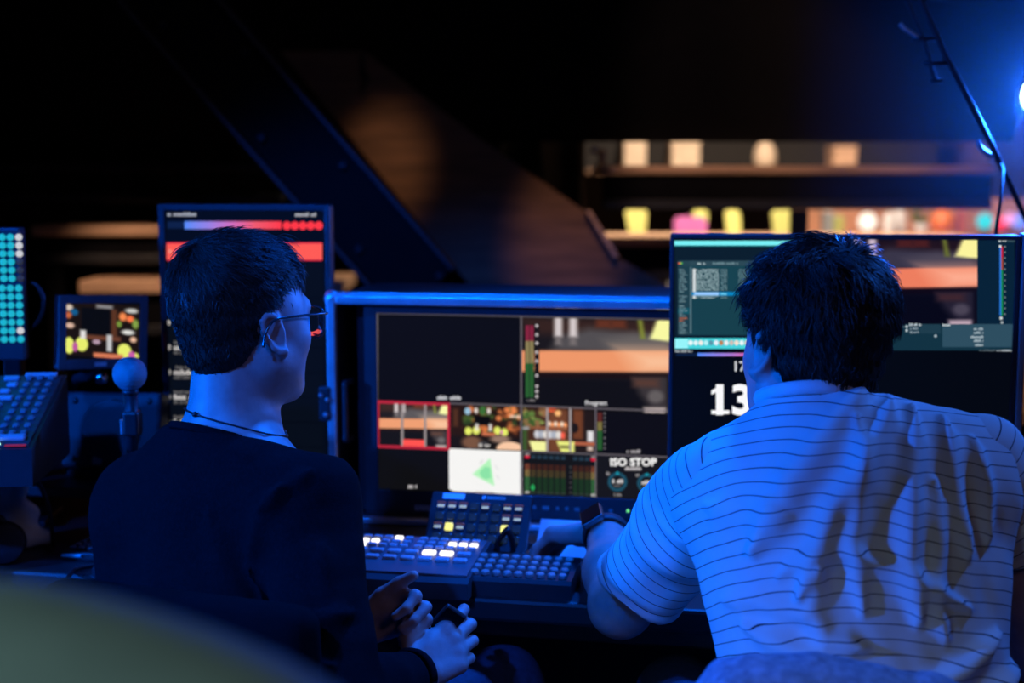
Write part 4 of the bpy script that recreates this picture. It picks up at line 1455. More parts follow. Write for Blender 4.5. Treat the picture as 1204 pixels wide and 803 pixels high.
# lit button rack at the very left
YP = 2.30
a = P(-40, 268, YP)
b = P(29, 424, YP)
rk = thing('button_rack', 'upright rack of glowing turquoise buttons at the left edge', 'control panel', ((a.x + b.x) / 2, YP, ZD), (0, 0, math.radians(3)))
ww, hh = b.x - a.x, a.z - b.z
zc = (a.z + b.z) / 2 - ZD
rb = box('face_plate', (ww, 0.03, hh), (0, 0.016, zc), mat('rack_face', (0.035, 0.036, 0.042), 0.4), rk, 0.003)
box('post', (0.03, 0.03, zc - hh / 2), (-0.01, 0.12, (zc - hh / 2) / 2 + 0.02), DARKM, rk, 0.003)
box('bracket', (0.03, 0.11, 0.02), (-0.01, 0.08, zc - hh / 2 + 0.03), DARKM, rk, 0.003)
box('foot', (ww, 0.12, 0.012), (0, 0.14, 0.0062), DARKM, rk, 0.003)
TEAL = glow('turquoise_button', (28, 178, 200), 1.0)
WLIT = glow('white_button', (205, 205, 205), 1.0)
DIMB = glow('dim_button', (40, 42, 34), 1.0)
bl = {}
for nm, m in (('t', TEAL), ('w', WLIT), ('d', DIMB)):
    bl[nm] = lathe_me('button', [(0, 0), (0.0057, 0), (0.0057, 0.002), (0.0045, 0.0035), (0, 0.004)], 12)
    bl[nm].materials.append(m)
kx = YP / FPX
cxp = (-40 + 29) / 2
for r_ in range(13):
    ypx = 279 + r_ * 9.7 if r_ < 6 else 339 + (r_ - 6) * 10.0
    sh = 0 if r_ < 6 else -2.5
    for k in range(-3, 3):
        xpx = 5 + k * 9.4 + sh + (0 if k < 2 else 0.4)
        t = 't'
        if k == 2 and r_ < 3:
            t = 'w'
        elif k == 2 and 3 <= r_ < 6:
            t = 'd'
        elif r_ == 11 and k == 2:
            t = 'w'
        z_ = P(0, ypx, YP).z - ZD - zc
        new_obj('button', bl[t], None, rb, ((xpx - cxp) * kx, -0.015, z_), (PI / 2, 0, 0))
tag(tube('rack_cable', [P(28, 330, 2.34), P(42, 335, 2.33), P(51, 352, 2.33), P(48, 372, 2.33), P(36, 386, 2.34), P(28, 380, 2.36)], 0.004, RUBBER), 'dark cable looping out of the turquoise button rack', 'cable')

# lighting console with angled key field
pb = P(79, 441, 2.26)
pf = P(37, 528, 2.02)
dv = (pb - pf)
Lc = dv.length
tl = math.atan2(dv.z, math.hypot(dv.x, dv.y))
yw = math.atan2(-dv.x, dv.y)
lc_ = thing('lighting_console', 'lighting console with rows of pale keys at the left edge', 'console', (pf.x, pf.y, ZD), (0, 0, yw))
CB = 0.30
zf = pf.z - ZD
poly = [(0, zf - 0.055), (Lc * math.cos(tl), zf - 0.055), (Lc * math.cos(tl), zf + Lc * math.sin(tl)), (0, zf)]
CONM = mat('console_body', (0.025, 0.026, 0.031), 0.4)
new_obj('body', prism_me('body', poly, CB), CONM, lc_, (0, 0, 0), (0, 0, PI / 2))
box('pedestal', (0.1, 0.16, zf - 0.057), (-0.23, 0.13, (zf - 0.057) / 2 + 0.0005), DARKM, lc_, 0.004)
fp = box('key_field', (CB - 0.012, Lc - 0.012, 0.003), (-CB / 2, Lc / 2 * math.cos(tl), zf + Lc / 2 * math.sin(tl) + 0.001), mat('console_face', (0.05, 0.052, 0.06), 0.4), lc_, 0.001, rot=(tl, 0, 0))
ck = {}
for nm, sz, m in (('s', (0.0095, 0.010, 0.005), KEYM), ('w', (0.024, 0.0105, 0.006), KEY_BLUE), ('m', (0.016, 0.0105, 0.006), KEY_BLUE), ('b', (0.05, 0.011, 0.006), KEY_BLUE)):
    ck[nm] = box_me(sz, 0.002, 2, 'key_' + nm)
    ck[nm].materials.append(m)
X0 = CB / 2 - 0.006
for r_ in range(9):
    y = Lc / 2 - 0.02 - r_ * 0.0235
    for k in range(3):
        new_obj('key', ck['s'], None, fp, (X0 - 0.014 - k * 0.017, y, 0.004))
    for k in range(6):
        t = 'm' if (r_ + k) % 3 else 'w'
        if r_ in (0, 1, 2, 3):
            new_obj('key', ck[t], None, fp, (X0 - 0.075 - k * 0.03 + (0.006 if r_ % 2 else 0), y, 0.004))
        else:
            new_obj('key', ck['s'], None, fp, (X0 - 0.072 - k * 0.02, y, 0.004))
new_obj('key', ck['b'], None, fp, (X0 - 0.032, Lc / 2 - 0.009, 0.004))
box('wrist_bar', (0.13, 0.013, 0.008), (X0 - 0.072, -Lc / 2 + 0.026, 0.005), KEY_BLUE, fp, 0.003)
lathe('status_light', [(0, 0), (0.0055, 0), (0.004, 0.003), (0, 0.004)], glow('mint_led', (190, 255, 220), 1.3), fp, (X0 - 0.045, -Lc / 2 + 0.010, 0.002), n=12)
box('display_strip', (0.03, 0.006, 0.001), (X0 - 0.018, -Lc / 2 + 0.006, 0.0022), glow('red_led', (120, 16, 30), 1.0), fp, 0.0002)
tag(tube('console_cable', [P(32, 545, 2.10), P(48, 572, 2.14), P(58, 600, 2.2), G(62, 640, ZD + 0.004), G(56, 646, ZD + 0.004)], 0.0035, RUBBER), 'thin black cable dropping from the lighting console to the desk', 'cable')

# ---- pale paper bag
pg = G(16, 648, ZD)
bag = thing('paper_bag', 'pale folded paper bag standing at the left edge of the desk', 'bag', (pg.x, pg.y + 0.03, ZD), (0, 0, 0.1))
zpx = lambda y: (P(0, y, pg.y).z - ZD)
k_ = pg.y / FPX
fl = Field((-0.10, -0.06, -0.01), (0.08, 0.06, 0.16), 0.004)
fl.cone((-0.05, 0, 0.13), (0.006, 0, 0.135), 0.010, 0.006, 0.012)
fl.cone((-0.05, 0, 0.10), (0.008, 0, 0.10), 0.012, 0.010, 0.03)
fl.cone((-0.05, 0, 0.06), (0.018, 0, 0.055), 0.022, 0.014, 0.04)
fl.cone((-0.05, 0, 0.02), (0.036, 0, 0.014), 0.030, 0.016, 0.03)
fl.plane_cut((0, 0, 0.001), (0, 0, -1))
vv, qq = fl.mesh()
nn = vnormals(vv, qq)
vv = vv + nn * (0.0028 * wob(vv, 120, seed=3))[:, None]
vv[:, 2] = np.maximum(vv[:, 2], 0.0005)
PAPERB = mat('pale_bag_paper', (0.6, 0.6, 0.62), 0.7, bump=0.2, bscale=120)
np_obj('bag_body', vv, qq, PAPERB, bag)
box('folded_top', (0.075, 0.006, 0.012), (-0.028, -0.012, 0.136), PAPERB, bag, 0.002)

# ---- headphones lying in front of the bag
ph_ = G(8, 662, ZD)
hp = thing('headphones', 'dark headphones with a mesh ear cup lying before the paper bag', 'headphones', (ph_.x, ph_.y - 0.01, ZD), (0, 0, 0.2))
MESHM = mat('mesh_cup', (0.05, 0.05, 0.056), 0.5, bump=0.9, bscale=700)
for sx, yy in ((0.0, 0.0), (-0.11, 0.02)):
    prof = [(0.0001, -0.022), (0.02, -0.02), (0.030, -0.010), (0.032, 0.002), (0.029, 0.008), (0.001, 0.010)]
    lathe('ear_cup', prof, MESHM, hp, (sx, yy, 0.0335), (PI / 2, 0, 0), n=28)
    lathe('ear_cushion', [(0.016, 0.008), (0.031, 0.008), (0.033, 0.014), (0.03, 0.021), (0.018, 0.02)], BLACK, hp, (sx, yy, 0.0338), (-PI / 2, 0, 0), n=28)
tube('headband', [(0.0, 0.01, 0.064), (-0.01, 0.01, 0.075), (-0.055, 0.03, 0.085), (-0.10, 0.03, 0.075), (-0.11, 0.03, 0.064)], 0.006, BLACK, hp)

# ---- small keypad with cable near the man's elbow
pk = G(97, 650, ZD + 0.012)
ik = thing('intercom_keypad', 'small black keypad with a bright front lip on the desk left of the jumper', 'keypad', (pk.x + 0.015, pk.y + 0.035, ZD), (0, 0, DYAW))
box('body', (0.085, 0.09, 0.014), (0, 0, 0.0075), BLACK, ik, 0.003)
box('front_lip', (0.034, 0.004, 0.005), (-0.022, -0.046, 0.0095), ALU, ik, 0.001)
for r_ in range(4):
    for k in range(5):
        new_obj('key', ck['s'], None, ik, (-0.03 + k * 0.015, -0.026 + r_ * 0.017, 0.0172))
tag(tube('keypad_lead', [pk + Vector((0.045, 0.02, -0.004)), pk + Vector((0.05, -0.02, -0.008)), G(92, 668, ZD + 0.004), G(82, 676, ZD + 0.004), G(76, 690, ZD + 0.004), P(72, 712, G(76, 690, ZD).y - 0.03), P(74, 790, G(76, 690, ZD).y - 0.03)], 0.0035, RUBBER), 'black lead hanging over the desk edge from the small keypad', 'cable')

# ================================================================== people
def rotm(yaw=0, pitch=0, roll=0):
    """head frame: x right, y forward, z up; pitch>0 looks down"""
    return np.array((Euler((0, 0, yaw)).to_matrix() @ Euler((-pitch, 0, 0)).to_matrix() @ Euler((0, roll, 0)).to_matrix()))


def add_head(F, H, R, s=1.0, neck_to=None, neck_r=0.056):
    H = np.array(H, float)

    def T(p):
        return H + R @ (np.array(p, float) * s)

    def E(c, r, k=0.02, Rl=None, mode='add'):
        F.ell(T(c), [x * s for x in r], R if Rl is None else R @ Rl, k * s, mode)

    def Cn(a, b, r1, r2=None, k=0.01, mode='add'):
        F.cone(T(a), T(b), r1 * s, (r1 if r2 is None else r2) * s, k * s, mode)
    if neck_to is not None:
        F.cone(T((0, -0.026, -0.05)), neck_to, 0.049 * s, neck_r, 0.03)
        F.cone(T((0, 0.02, -0.105)), np.array(neck_to) + R @ np.array((0, 0.05, -0.005)), 0.030 * s, 0.034, 0.04)
    E((0, -0.018, 0.028), (0.074, 0.094, 0.082), 0.02)
    E((0, 0.028, -0.014), (0.072, 0.062, 0.090), 0.03)
    E((0, 0.030, -0.060), (0.061, 0.056, 0.050), 0.03)
    for sx in (-1, 1):
        Cn((sx * 0.058, -0.003, -0.056), (sx * 0.026, 0.070, -0.098), 0.016, 0.015, 0.03)      # jaw line
        E((sx * 0.046, 0.056, -0.026), (0.016, 0.016, 0.016), 0.025)                            # cheek bone
    E((0, 0.076, -0.103), (0.022, 0.018, 0.016), 0.025)                                         # chin
    Cn((-0.036, 0.080, 0.016), (0.036, 0.080, 0.016), 0.011, 0.011, 0.02)                       # brow
    for sx in (-1, 1):
        E((sx * 0.032, 0.098, -0.004), (0.014, 0.016, 0.011), 0.012, mode='cut')                # eye sockets
        E((sx * 0.031, 0.074, -0.004), (0.0125, 0.0125, 0.0115), 0.003)                         # eyeballs
        Cn((sx * 0.019, 0.083, 0.006), (sx * 0.043, 0.078, 0.004), 0.004, 0.004, 0.006)         # upper lids
    Cn((0, 0.086, 0.006), (0, 0.110, -0.036), 0.007, 0.0115, 0.012)                             # nose
    for sx in (-1, 1):
        E((sx * 0.011, 0.098, -0.040), (0.0075, 0.010, 0.007), 0.006)
    Cn((-0.018, 0.088, -0.066), (0.018, 0.088, -0.066), 0.006, 0.006, 0.012)                    # lips
    Cn((-0.015, 0.087, -0.075), (0.015, 0.087, -0.075), 0.0065, 0.0065, 0.012)
    Cn((-0.020, 0.0965, -0.0705), (0.020, 0.0965, -0.0705), 0.0028, 0.0028, 0.003, 'cut')
    for sx in (-1, 1):
        Rl = np.array(Euler((0.22, 0, -sx * 0.42)).to_matrix())
        base = (sx * 0.0760, -0.014, -0.016)
        E(base, (0.0070, 0.0160, 0.031), 0.008, Rl)
        # helix rim
        pts = []
        for i in range(9):
            a = -0.6 + i * (PI * 1.35 / 8)
            pts.append(np.array(base) + Rl @ np.array((sx * 0.007, -0.0005 - 0.0165 * math.sin(a) * 1.0, 0.002 + 0.0275 * -math.cos(a + PI * 0.12))))
        for a_, b_ in zip(pts, pts[1:]):
            Cn(a_, b_, 0.0040, 0.0040, 0.003)
        E(np.array(base) + Rl @ np.array((sx * 0.0105, 0.004, -0.002)), (0.0065, 0.0085, 0.015), 0.004, Rl, 'cut')
        E(np.array(base) + Rl @ np.array((sx * 0.002, 0.006, -0.027)), (0.005, 0.007, 0.009), 0.006, Rl)


def add_hand(F, wrist, fwd, dorsal, thumb_side, curls, thumb=((0.6, 0.5), (0.2, 0.2), (0.2, 0.2)), spread=0.10, s=1.0, k=0.005):
    """fwd: wrist->knuckles, dorsal: out of the back of the hand, thumb_side: +1 if the thumb lies along dorsal x fwd, -1 else.
    curls: per finger (index..little) three bend angles towards the palm"""
    w = np.array(wrist, float)
    f = np.array(fwd, float)
    f /= np.linalg.norm(f)
    d = np.array(dorsal, float)
    d -= f * d.dot(f)
    d /= np.linalg.norm(d)
    t = np.cross(d, f) * thumb_side
    lat = (0.028, 0.009, -0.010, -0.027)
    fw = (0.088, 0.092, 0.087, 0.078)
    ln = ((0.042, 0.026, 0.020), (0.047, 0.029, 0.021), (0.043, 0.027, 0.021), (0.034, 0.021, 0.019))
    tips = []
    # palm
    for i in range(4):
        F.cone(w + f * 0.008 * s + t * lat[i] * 0.55 * s, w + (f * fw[i] * 0.98 + t * lat[i]) * s, 0.0125 * s, 0.0112 * s, 0.012)
    F.cone(w + (f * 0.02 + t * 0.018 - d * 0.006) * s, w + (f * 0.06 + t * 0.022 - d * 0.006) * s, 0.014 * s, 0.011 * s, 0.014)
    F.cone(w + (f * 0.02 - t * 0.016 - d * 0.005) * s, w + (f * 0.06 - t * 0.022 - d * 0.005) * s, 0.013 * s, 0.011 * s, 0.014)
    for i in range(4):
        p = w + (f * fw[i] + t * lat[i]) * s
        dirv_ = f + t * (spread * (1.5 - i) / 1.5)
        dirv_ /= np.linalg.norm(dirv_)
        ang_ = 0.0
        rr = (0.0097, 0.0088, 0.0080, 0.0072) if i < 3 else (0.0085, 0.0077, 0.0070, 0.0063)
        F.ell(p + d * 0.002 * s, [0.0105 * s] * 3, None, 0.008)
        for j in range(3):
            ang_ += curls[i][j]
            dd = dirv_ * math.cos(ang_) - d * math.sin(ang_)
            q = p + dd * ln[i][j] * s
            F.cone(p, q, rr[j] * s, rr[j + 1] * s, 0.0035 if j else 0.006)
            p = q
        tips.append(p)
    # thumb
    p = w + (f * 0.022 + t * 0.022 - d * 0.004) * s
    a_out, a_dn = thumb[0]
    dirs = []
    for j, L_ in enumerate((0.044, 0.034, 0.027)):
        if j:
            a_out += thumb[j][0]
            a_dn += thumb[j][1]
        dd = f * math.cos(a_out) + t * math.sin(a_out)
        dd = dd * math.cos(a_dn) - d * math.sin(a_dn)
        q = p + dd * L_ * s
        F.cone(p, q, (0.0135, 0.0105, 0.0100)[j] * s, (0.0110, 0.0100, 0.0080)[j] * s, 0.008 if j == 0 else 0.0035)
        p = q
    tips.append(p)
    return tips


def sphere_dirs(n, seed):
    r = np.random.RandomState(seed)
    u = r.normal(size=(n, 3))
    return u / np.linalg.norm(u, axis=1, keepdims=True)


def hair(H, R, s, thick, hairline, groups, h=0.003, seed=0, amp=0.003, freq=140, r0=0.0008):
    """scalp cap with ragged hair line plus thin tapered strands rooted on it.
    groups: (select(U, v) -> mask, count, length, lift, swirl centre, swirl angle, tuft size, tuft jitter)"""
    rs = np.random.RandomState(seed)
    F = Field((-0.125, -0.16, -0.13), (0.125, 0.13, 0.16), h)
    F.ell((0, -0.018, 0.028), (0.0742, 0.0942, 0.0822), None, 0.0)
    F.ell((0, -0.044, -0.034), (0.050, 0.046, 0.050), None, 0.02)
    v, q = F.mesh()
    c = np.array((0, -0.018, 0.028))
    rad = np.array((0.075, 0.095, 0.083))
    U = (v - c) / rad
    U /= np.linalg.norm(U, axis=1, keepdims=True)
    n = vnormals(v, q)
    keep = hairline(v) + 0.0035 * wob(v, 420, seed=seed + 1) + 0.003 * wob(v, 160, seed=seed + 2)
    th = thick(v, U) * np.clip(keep / 0.03, 0, 1) - 0.003 * (keep < 0) + 0.0012
    th = th + amp * wob(v, freq, seed=seed) * np.clip(keep / 0.02, 0, 1)
    v2 = v + n * th[:, None]
    n2 = vnormals(v2, q)
    kq = (keep[q] > -0.004).all(1)
    q2 = q[kq]
    used = np.unique(q2)
    mp = np.full(len(v2), -1)
    mp[used] = np.arange(len(used))
    V, Q = [v2[used]], [mp[q2]]
    base = len(used)
    NS = 5
    for (sel, cnt, Ln, lift, cen, sw, tuft, jitr) in groups:
        cand = np.where(sel(U, v) & (keep > -0.004))[0]
        ii = rs.choice(cand, cnt)
        p0 = v2[ii] + rs.normal(0, 0.0012, (cnt, 3))
        N = n2[ii]
        cen = np.array(cen, float)
        pc = c + cen / np.linalg.norm(cen) * rad
        fl = p0 - pc
        fl -= N * np.sum(fl * N, 1, keepdims=True)
        fl /= np.linalg.norm(fl, axis=1, keepdims=True) + 1e-6
        sd_ = np.cross(N, fl)
        ang_ = sw + rs.normal(0, 0.22, cnt)
        T = fl * np.cos(ang_)[:, None] + sd_ * np.sin(ang_)[:, None]
        lf = lift + rs.normal(0, 0.13, cnt)
        pull = np.zeros_like(p0)
        if tuft:
            seeds = p0[rs.choice(cnt, max(2, cnt // tuft), replace=False)]
            di = np.argmin(((p0[:, None, :] - seeds[None]) ** 2).sum(2), 1)
            T = T + rs.normal(0, jitr, (len(seeds), 3))[di]
            lf = lf + rs.normal(0, jitr * 0.5, len(seeds))[di]
            pull = seeds[di] - p0
        T -= N * np.sum(T * N, 1, keepdims=True)
        T /= np.linalg.norm(T, axis=1, keepdims=True) + 1e-6
        L = Ln * rs.uniform(0.65, 1.2, cnt) * np.clip(keep[ii] / 0.02 + 0.35, 0.3, 1)
        side = np.cross(T, N)
        pts = []
        for jj in range(NS):
            t = jj / (NS - 1)
            a = lf * (1 - 0.55 * t)
            pts.append(p0 - N * 0.0012 + (T * np.cos(a)[:, None] + N * np.sin(a)[:, None]) * (L * t)[:, None] - N * (0.42 * (L * t) ** 2 / 0.09)[:, None] + pull * (0.7 * t * t))
        for jj in range(NS):
            rr = r0 * (1 - 0.85 * (jj / (NS - 1)) ** 1.5)
            for k in range(3):
                a = 2 * PI * k / 3
                V.append(pts[jj] + side * (rr * math.cos(a)) + N * (rr * math.sin(a)))
        idx = np.arange(cnt)
        for jj in range(NS - 1):
            for k in range(3):
                k2 = (k + 1) % 3
                Q.append(np.stack([base + (jj * 3 + k) * cnt + idx, base + (jj * 3 + k2) * cnt + idx, base + ((jj + 1) * 3 + k2) * cnt + idx, base + ((jj + 1) * 3 + k) * cnt + idx], 1))
        base += NS * 3 * cnt
    V = np.concatenate(V)
    return np.array(H) + (V * s) @ np.array(R).T, np.concatenate(Q)


def ridges(p2, lst):
    """sum of fold ridges; p2 in (x,z); list of (pts, width, amp)"""
    out = np.zeros(len(p2))
    for pts, wd, amp in lst:
        best = np.full(len(p2), 9.0)
        n = len(pts) - 1
        for i in range(n):
            a, b = np.array(pts[i]), np.array(pts[i + 1])
            ab = b - a
            t = np.clip(((p2 - a) @ ab) / (ab @ ab), 0, 1)
            d = np.linalg.norm(p2 - a - t[:, None] * ab, axis=1)
            tap = np.ones(len(p2))
            g = (i + t) / n
            tap = np.clip(np.minimum(g, 1 - g) * 5 + 0.25, 0.25, 1)
            best = np.minimum(best, d / np.maximum(tap, 0.3))
        out += amp * np.exp(-(best / wd) ** 2)
    return out


HAIRM = mat('dark_brown_hair', (0.030, 0.019, 0.013), 0.5, var=0.4, scale=80, spec=0.45)

# ------------------------------------------------------------------ man in the striped shirt
RH = P(956, 402, 1.77)
RR = rotm(math.radians(16), math.radians(8), math.radians(3))
man2 = thing('person', 'man from behind in a white t-shirt with thin dark stripes, wearing a smartwatch', 'person', (0.41, 1.58, 0))
BASE2 = np.array((0.41, 1.58, 0.0))
neck2 = np.array((0.372, 1.735, 1.045))
shL, shR = np.array((0.232, 1.735, 0.958)), np.array((0.575, 1.705, 0.99))
elL = np.array(P(730, 712, 1.865))
wrL = np.array(P(712, 624, 2.085))
elR = np.array(P(1232, 770, 1.74))
wrR = np.array((0.60, 1.99, ZD + 0.075))
F = Field((-0.02, 1.44, 0.56), (0.74, 2.24, 1.33), 0.0034)
add_head(F, RH, RR, 0.99, neck2, 0.062)
F.ell((0.385, 1.67, 0.90), (0.14, 0.085, 0.16), None, 0.03)
F.ell((0.405, 1.60, 0.72), (0.135, 0.085, 0.16), None, 0.05)
F.cone(neck2 + (0, -0.005, -0.02), shL + (0.03, 0, -0.03), 0.042, 0.034, 0.02)
F.cone(neck2 + (0, -0.005, -0.02), shR + (-0.03, 0, -0.03), 0.042, 0.034, 0.02)
F.cone(shL, elL, 0.038, 0.040, 0.02)
F.cone(elL, elL * 0.62 + wrL * 0.38 + np.array((0, 0, 0.004)), 0.041, 0.042, 0.02)
F.cone(elL * 0.62 + wrL * 0.38 + np.array((0, 0, 0.004)), wrL, 0.042, 0.027, 0.02)
F.cone(shR, elR, 0.040, 0.041, 0.02)
F.cone(elR, elR * 0.6 + wrR * 0.4, 0.042, 0.042, 0.02)
F.cone(elR * 0.6 + wrR * 0.4, wrR, 0.042, 0.028, 0.02)
hf = np.array((-0.80, 0.52, -0.22))
add_hand(F, wrL, hf, (0.12, 0.22, 0.95), -1, ((0.75, 0.75, 0.5), (0.65, 0.7, 0.5), (0.6, 0.65, 0.5), (0.6, 0.6, 0.5)), thumb=((0.55, 0.75), (-0.35, 0.2), (-0.35, 0.15)), k=0.005)
add_hand(F, wrR, (-0.25, 1.0, -0.15), (0, 0.1, 1), 1 if False else -1, ((0.35, 0.5, 0.4),) * 4, thumb=((0.6, 0.3), (-0.2, 0.1), (-0.2, 0.1)))
v, q = F.mesh()
v = relax(v, q, 1, 0.4)
np_obj('body', v - BASE2, q, SKIN, man2)

# hair
def hl2(v):
    # signed distance above the hair line (front high, nape low, around the ears)
    y, z, x = v[:, 1], v[:, 2], np.abs(v[:, 0])
    front = 0.058 - (y - 0.03) * 0.25
    back = -0.074
    line = np.where(y > 0.02, front, np.where(y < -0.035, back, back + (y + 0.035) / 0.055 * (0.0 - back + 0.005)))
    k = np.clip((y - 0.0) / 0.05, 0, 1)
    line = np.where((y > -0.035) & (y <= 0.05), (1 - k) * np.minimum(line, 0.0) + k * front, line)
    line = np.where((y > -0.035) & (y <= 0.0), back + (y + 0.035) / 0.035 * (0.004 - back), line)
    return z - line


def th2(v, U):
    top = np.clip((U[:, 2] + 0.35) / 0.8, 0, 1)
    return 0.006 + 0.008 * top


cen = (0.10, -0.42, 0.90)
hv, hq = hair(RH, RR, 0.99, th2, hl2, [
    (lambda U, v: U[:, 2] > 0.35, 5600, 0.040, 0.42, cen, 0.5, 14, 0.42),
    (lambda U, v: (U[:, 2] <= 0.45) & (U[:, 2] > -0.2), 5800, 0.030, 0.30, cen, 0.25, 12, 0.3),
    (lambda U, v: U[:, 2] <= -0.15, 4600, 0.020, 0.34, cen, 0.12, 8, 0.25)], seed=5, amp=0.0022, freq=170, r0=0.0009)
np_obj('hair', hv - BASE2, hq, HAIRM, man2)

# striped shirt ----------------------------------------------------------
SHIRT = bpy.data.materials.new('striped_cotton')
SHIRT.use_nodes = True
nt = SHIRT.node_tree
b_ = nt.nodes['Principled BSDF']
b_.inputs['Roughness'].default_value = 0.85
b_.inputs['Specular IOR Level'].default_value = 0.2
at = nt.nodes.new('ShaderNodeAttribute')
at.attribute_name = 'stripe'
mt = nt.nodes.new('ShaderNodeMath')
mt.operation = 'FRACT'
nt.links.new(at.outputs['Fac'], mt.inputs[0])
lt_ = nt.nodes.new('ShaderNodeMath')
lt_.operation = 'LESS_THAN'
nt.links.new(mt.outputs[0], lt_.inputs[0])
lt_.inputs[1].default_value = 0.072
mx = nt.nodes.new('ShaderNodeMixRGB')
mx.inputs[1].default_value = (0.66, 0.65, 0.64, 1)
mx.inputs[2].default_value = (0.012, 0.014, 0.03, 1)
nt.links.new(lt_.outputs[0], mx.inputs[0])
nt.links.new(mx.outputs[0], b_.inputs['Base Color'])
tcn = nt.nodes.new('ShaderNodeTexCoord')
nz = nt.nodes.new('ShaderNodeTexNoise')
nz.inputs['Scale'].default_value = 900
nt.links.new(tcn.outputs['Object'], nz.inputs['Vector'])
bpn = nt.nodes.new('ShaderNodeBump')
bpn.inputs['Strength'].default_value = 0.25
bpn.inputs['Distance'].default_value = 0.001
nt.links.new(nz.outputs['Fac'], bpn.inputs['Height'])
nt.links.new(bpn.outputs[0], b_.inputs['Normal'])

PITCH_S = 0.0162


def X(px, py, Y=1.62):
    p = P(px, py, Y)
    return (p.x, p.z)


lean = np.array(Euler((-math.radians(20), 0, 0)).to_matrix())
F = Field((0.08, 1.38, 0.60), (0.72, 1.88, 1.14), 0.004)
F.ell((0.405, 1.655, 0.885), (0.168, 0.120, 0.19), lean, 0.05)
F.ell((0.416, 1.60, 0.72), (0.160, 0.122, 0.20), lean, 0.06)
F.cone((0.28, 1.72, 0.955), (0.53, 1.70, 0.975), 0.068, 0.066, 0.05)
F.cone(neck2 + (0, -0.012, -0.012), shL + (0.025, 0, -0.012), 0.055, 0.057, 0.05)
F.cone(neck2 + (0, -0.012, -0.012), shR + (-0.02, 0, 0.0), 0.055, 0.060, 0.05)
F.cone((0.28, 1.70, 0.93), (0.325, 1.66, 0.80), 0.06, 0.07, 0.05)
F.cone((0.54, 1.68, 0.94), (0.50, 1.63, 0.78), 0.06, 0.07, 0.05)
# neck opening
nd = np.array(RH) - neck2
F.plane_cut(neck2 + np.array((0, 0.0, 0.028)), (0.0, 0.35, 1.0), 0.006)
v, q = F.mesh()
n = vnormals(v, q)
bk = np.clip(-n[:, 1] * 1.6 + 0.2, 0, 1)
folds = [
    ([X(1030, 470), X(985, 505), X(930, 560), X(880, 640)], 0.018, 0.011),
    ([X(1062, 480), X(1030, 520), X(965, 590), X(925, 680)], 0.014, 0.012),
    ([X(1085, 490), X(1060, 560), X(1045, 640), X(1050, 700)], 0.014, 0.011),
    ([X(1120, 500), X(1112, 560), X(1118, 640)], 0.012, 0.010),
    ([X(1150, 520), X(1156, 570), X(1150, 630)], 0.009, 0.009),
    ([X(1010, 500), X(1005, 560), X(985, 620), X(990, 690)], 0.011, 0.008),
    ([X(905, 660), X(930, 640), X(980, 632), X(1040, 655), X(1114, 693)], 0.010, 0.007),
    ([X(950, 650), X(935, 690), X(950, 720), X(990, 725)], 0.013, 0.010),
    ([X(870, 720), X(920, 735), X(970, 755), X(1020, 785)], 0.015, 0.011),
    ([X(1150, 725), X(1100, 752), X(1040, 768), X(990, 768)], 0.012, 0.012),
    ([X(1180, 770), X(1120, 790), X(1040, 800)], 0.012, 0.010),
    ([X(850, 700), X(880, 690), X(930, 700)], 0.012, 0.006),
    ([X(835, 600), X(870, 610), X(920, 600)], 0.014, 0.005),
    ([X(1090, 560), X(1085, 620), X(1070, 680), X(1080, 720)], 0.010, 0.007),
]
pz = v[:, [0, 2]]
disp = 1.3 * ridges(pz, folds) * bk + 0.0016 * wob(v, 55, seed=9) + 0.0006 * wob(v, 150, seed=10)
v = relax(v + n * disp[:, None], q, 2, 0.5)
axis = lean @ np.array((0, 0, 1.0))
sc = (v - np.array((0.4, 1.6, 0.7))) @ axis
xl = np.clip(0.30 - v[:, 0], 0, 1)
xr = np.clip(v[:, 0] - 0.50, 0, 1)
sc = sc + 1.6 * xl ** 2 + 0.5 * xr ** 2 - 0.006 * np.sin((v[:, 0] - 0.2) * 14) + disp * 0.5 + 0.0012 * wob(v, 60, seed=12)
shirt = np_obj('shirt', v - BASE2, q, SHIRT, man2, {'stripe': sc / PITCH_S})


def sleeve(a, b, r1, r2, seed, folds_, lo, hi, nm='sleeve'):
    a, b = np.array(a), np.array(b)
    F = Field(lo, hi, 0.0036)
    ax = (b - a) / np.linalg.norm(b - a)
    F.cone(a, a * 0.5 + b * 0.5, r1, (r1 + r2) / 2, 0.0)
    F.cone(a * 0.5 + b * 0.5, b + ax * 0.05, (r1 + r2) / 2, r2, 0.01)
    F.plane_cut(b, ax, 0.004)
    F.cone(b - ax * 0.045, b + ax * 0.06, r2 - 0.02, r2 - 0.009, 0.004, 'cut')
    v, q = F.mesh()
    n = vnormals(v, q)
    s_ = (v - a) @ ax
    # soft drag folds around the arm
    side_ = np.cross(ax, (0, 0, 1.0))
    side_ /= np.linalg.norm(side_)
    up_ = np.cross(side_, ax)
    ph_ = np.arctan2((v - a) @ up_, (v - a) @ side_)
    dsp = 0.0045 * np.sin(ph_ * 3 + s_ * 28 + seed) * np.clip(s_ / 0.05, 0.2, 1) + 0.0022 * wob(v, 75, seed=seed)
    dsp += folds_(ph_, s_)
    hem = np.exp(-((s_ - np.linalg.norm(b - a) + 0.014) / 0.0035) ** 2) * -0.0018
    v = v + n * (dsp + hem)[:, None]
    return np_obj(nm, v - BASE2, q, SHIRT, shirt, {'stripe': (s_ + 0.010 * np.sin(ph_) + dsp * 0.6) / PITCH_S + 0.3})


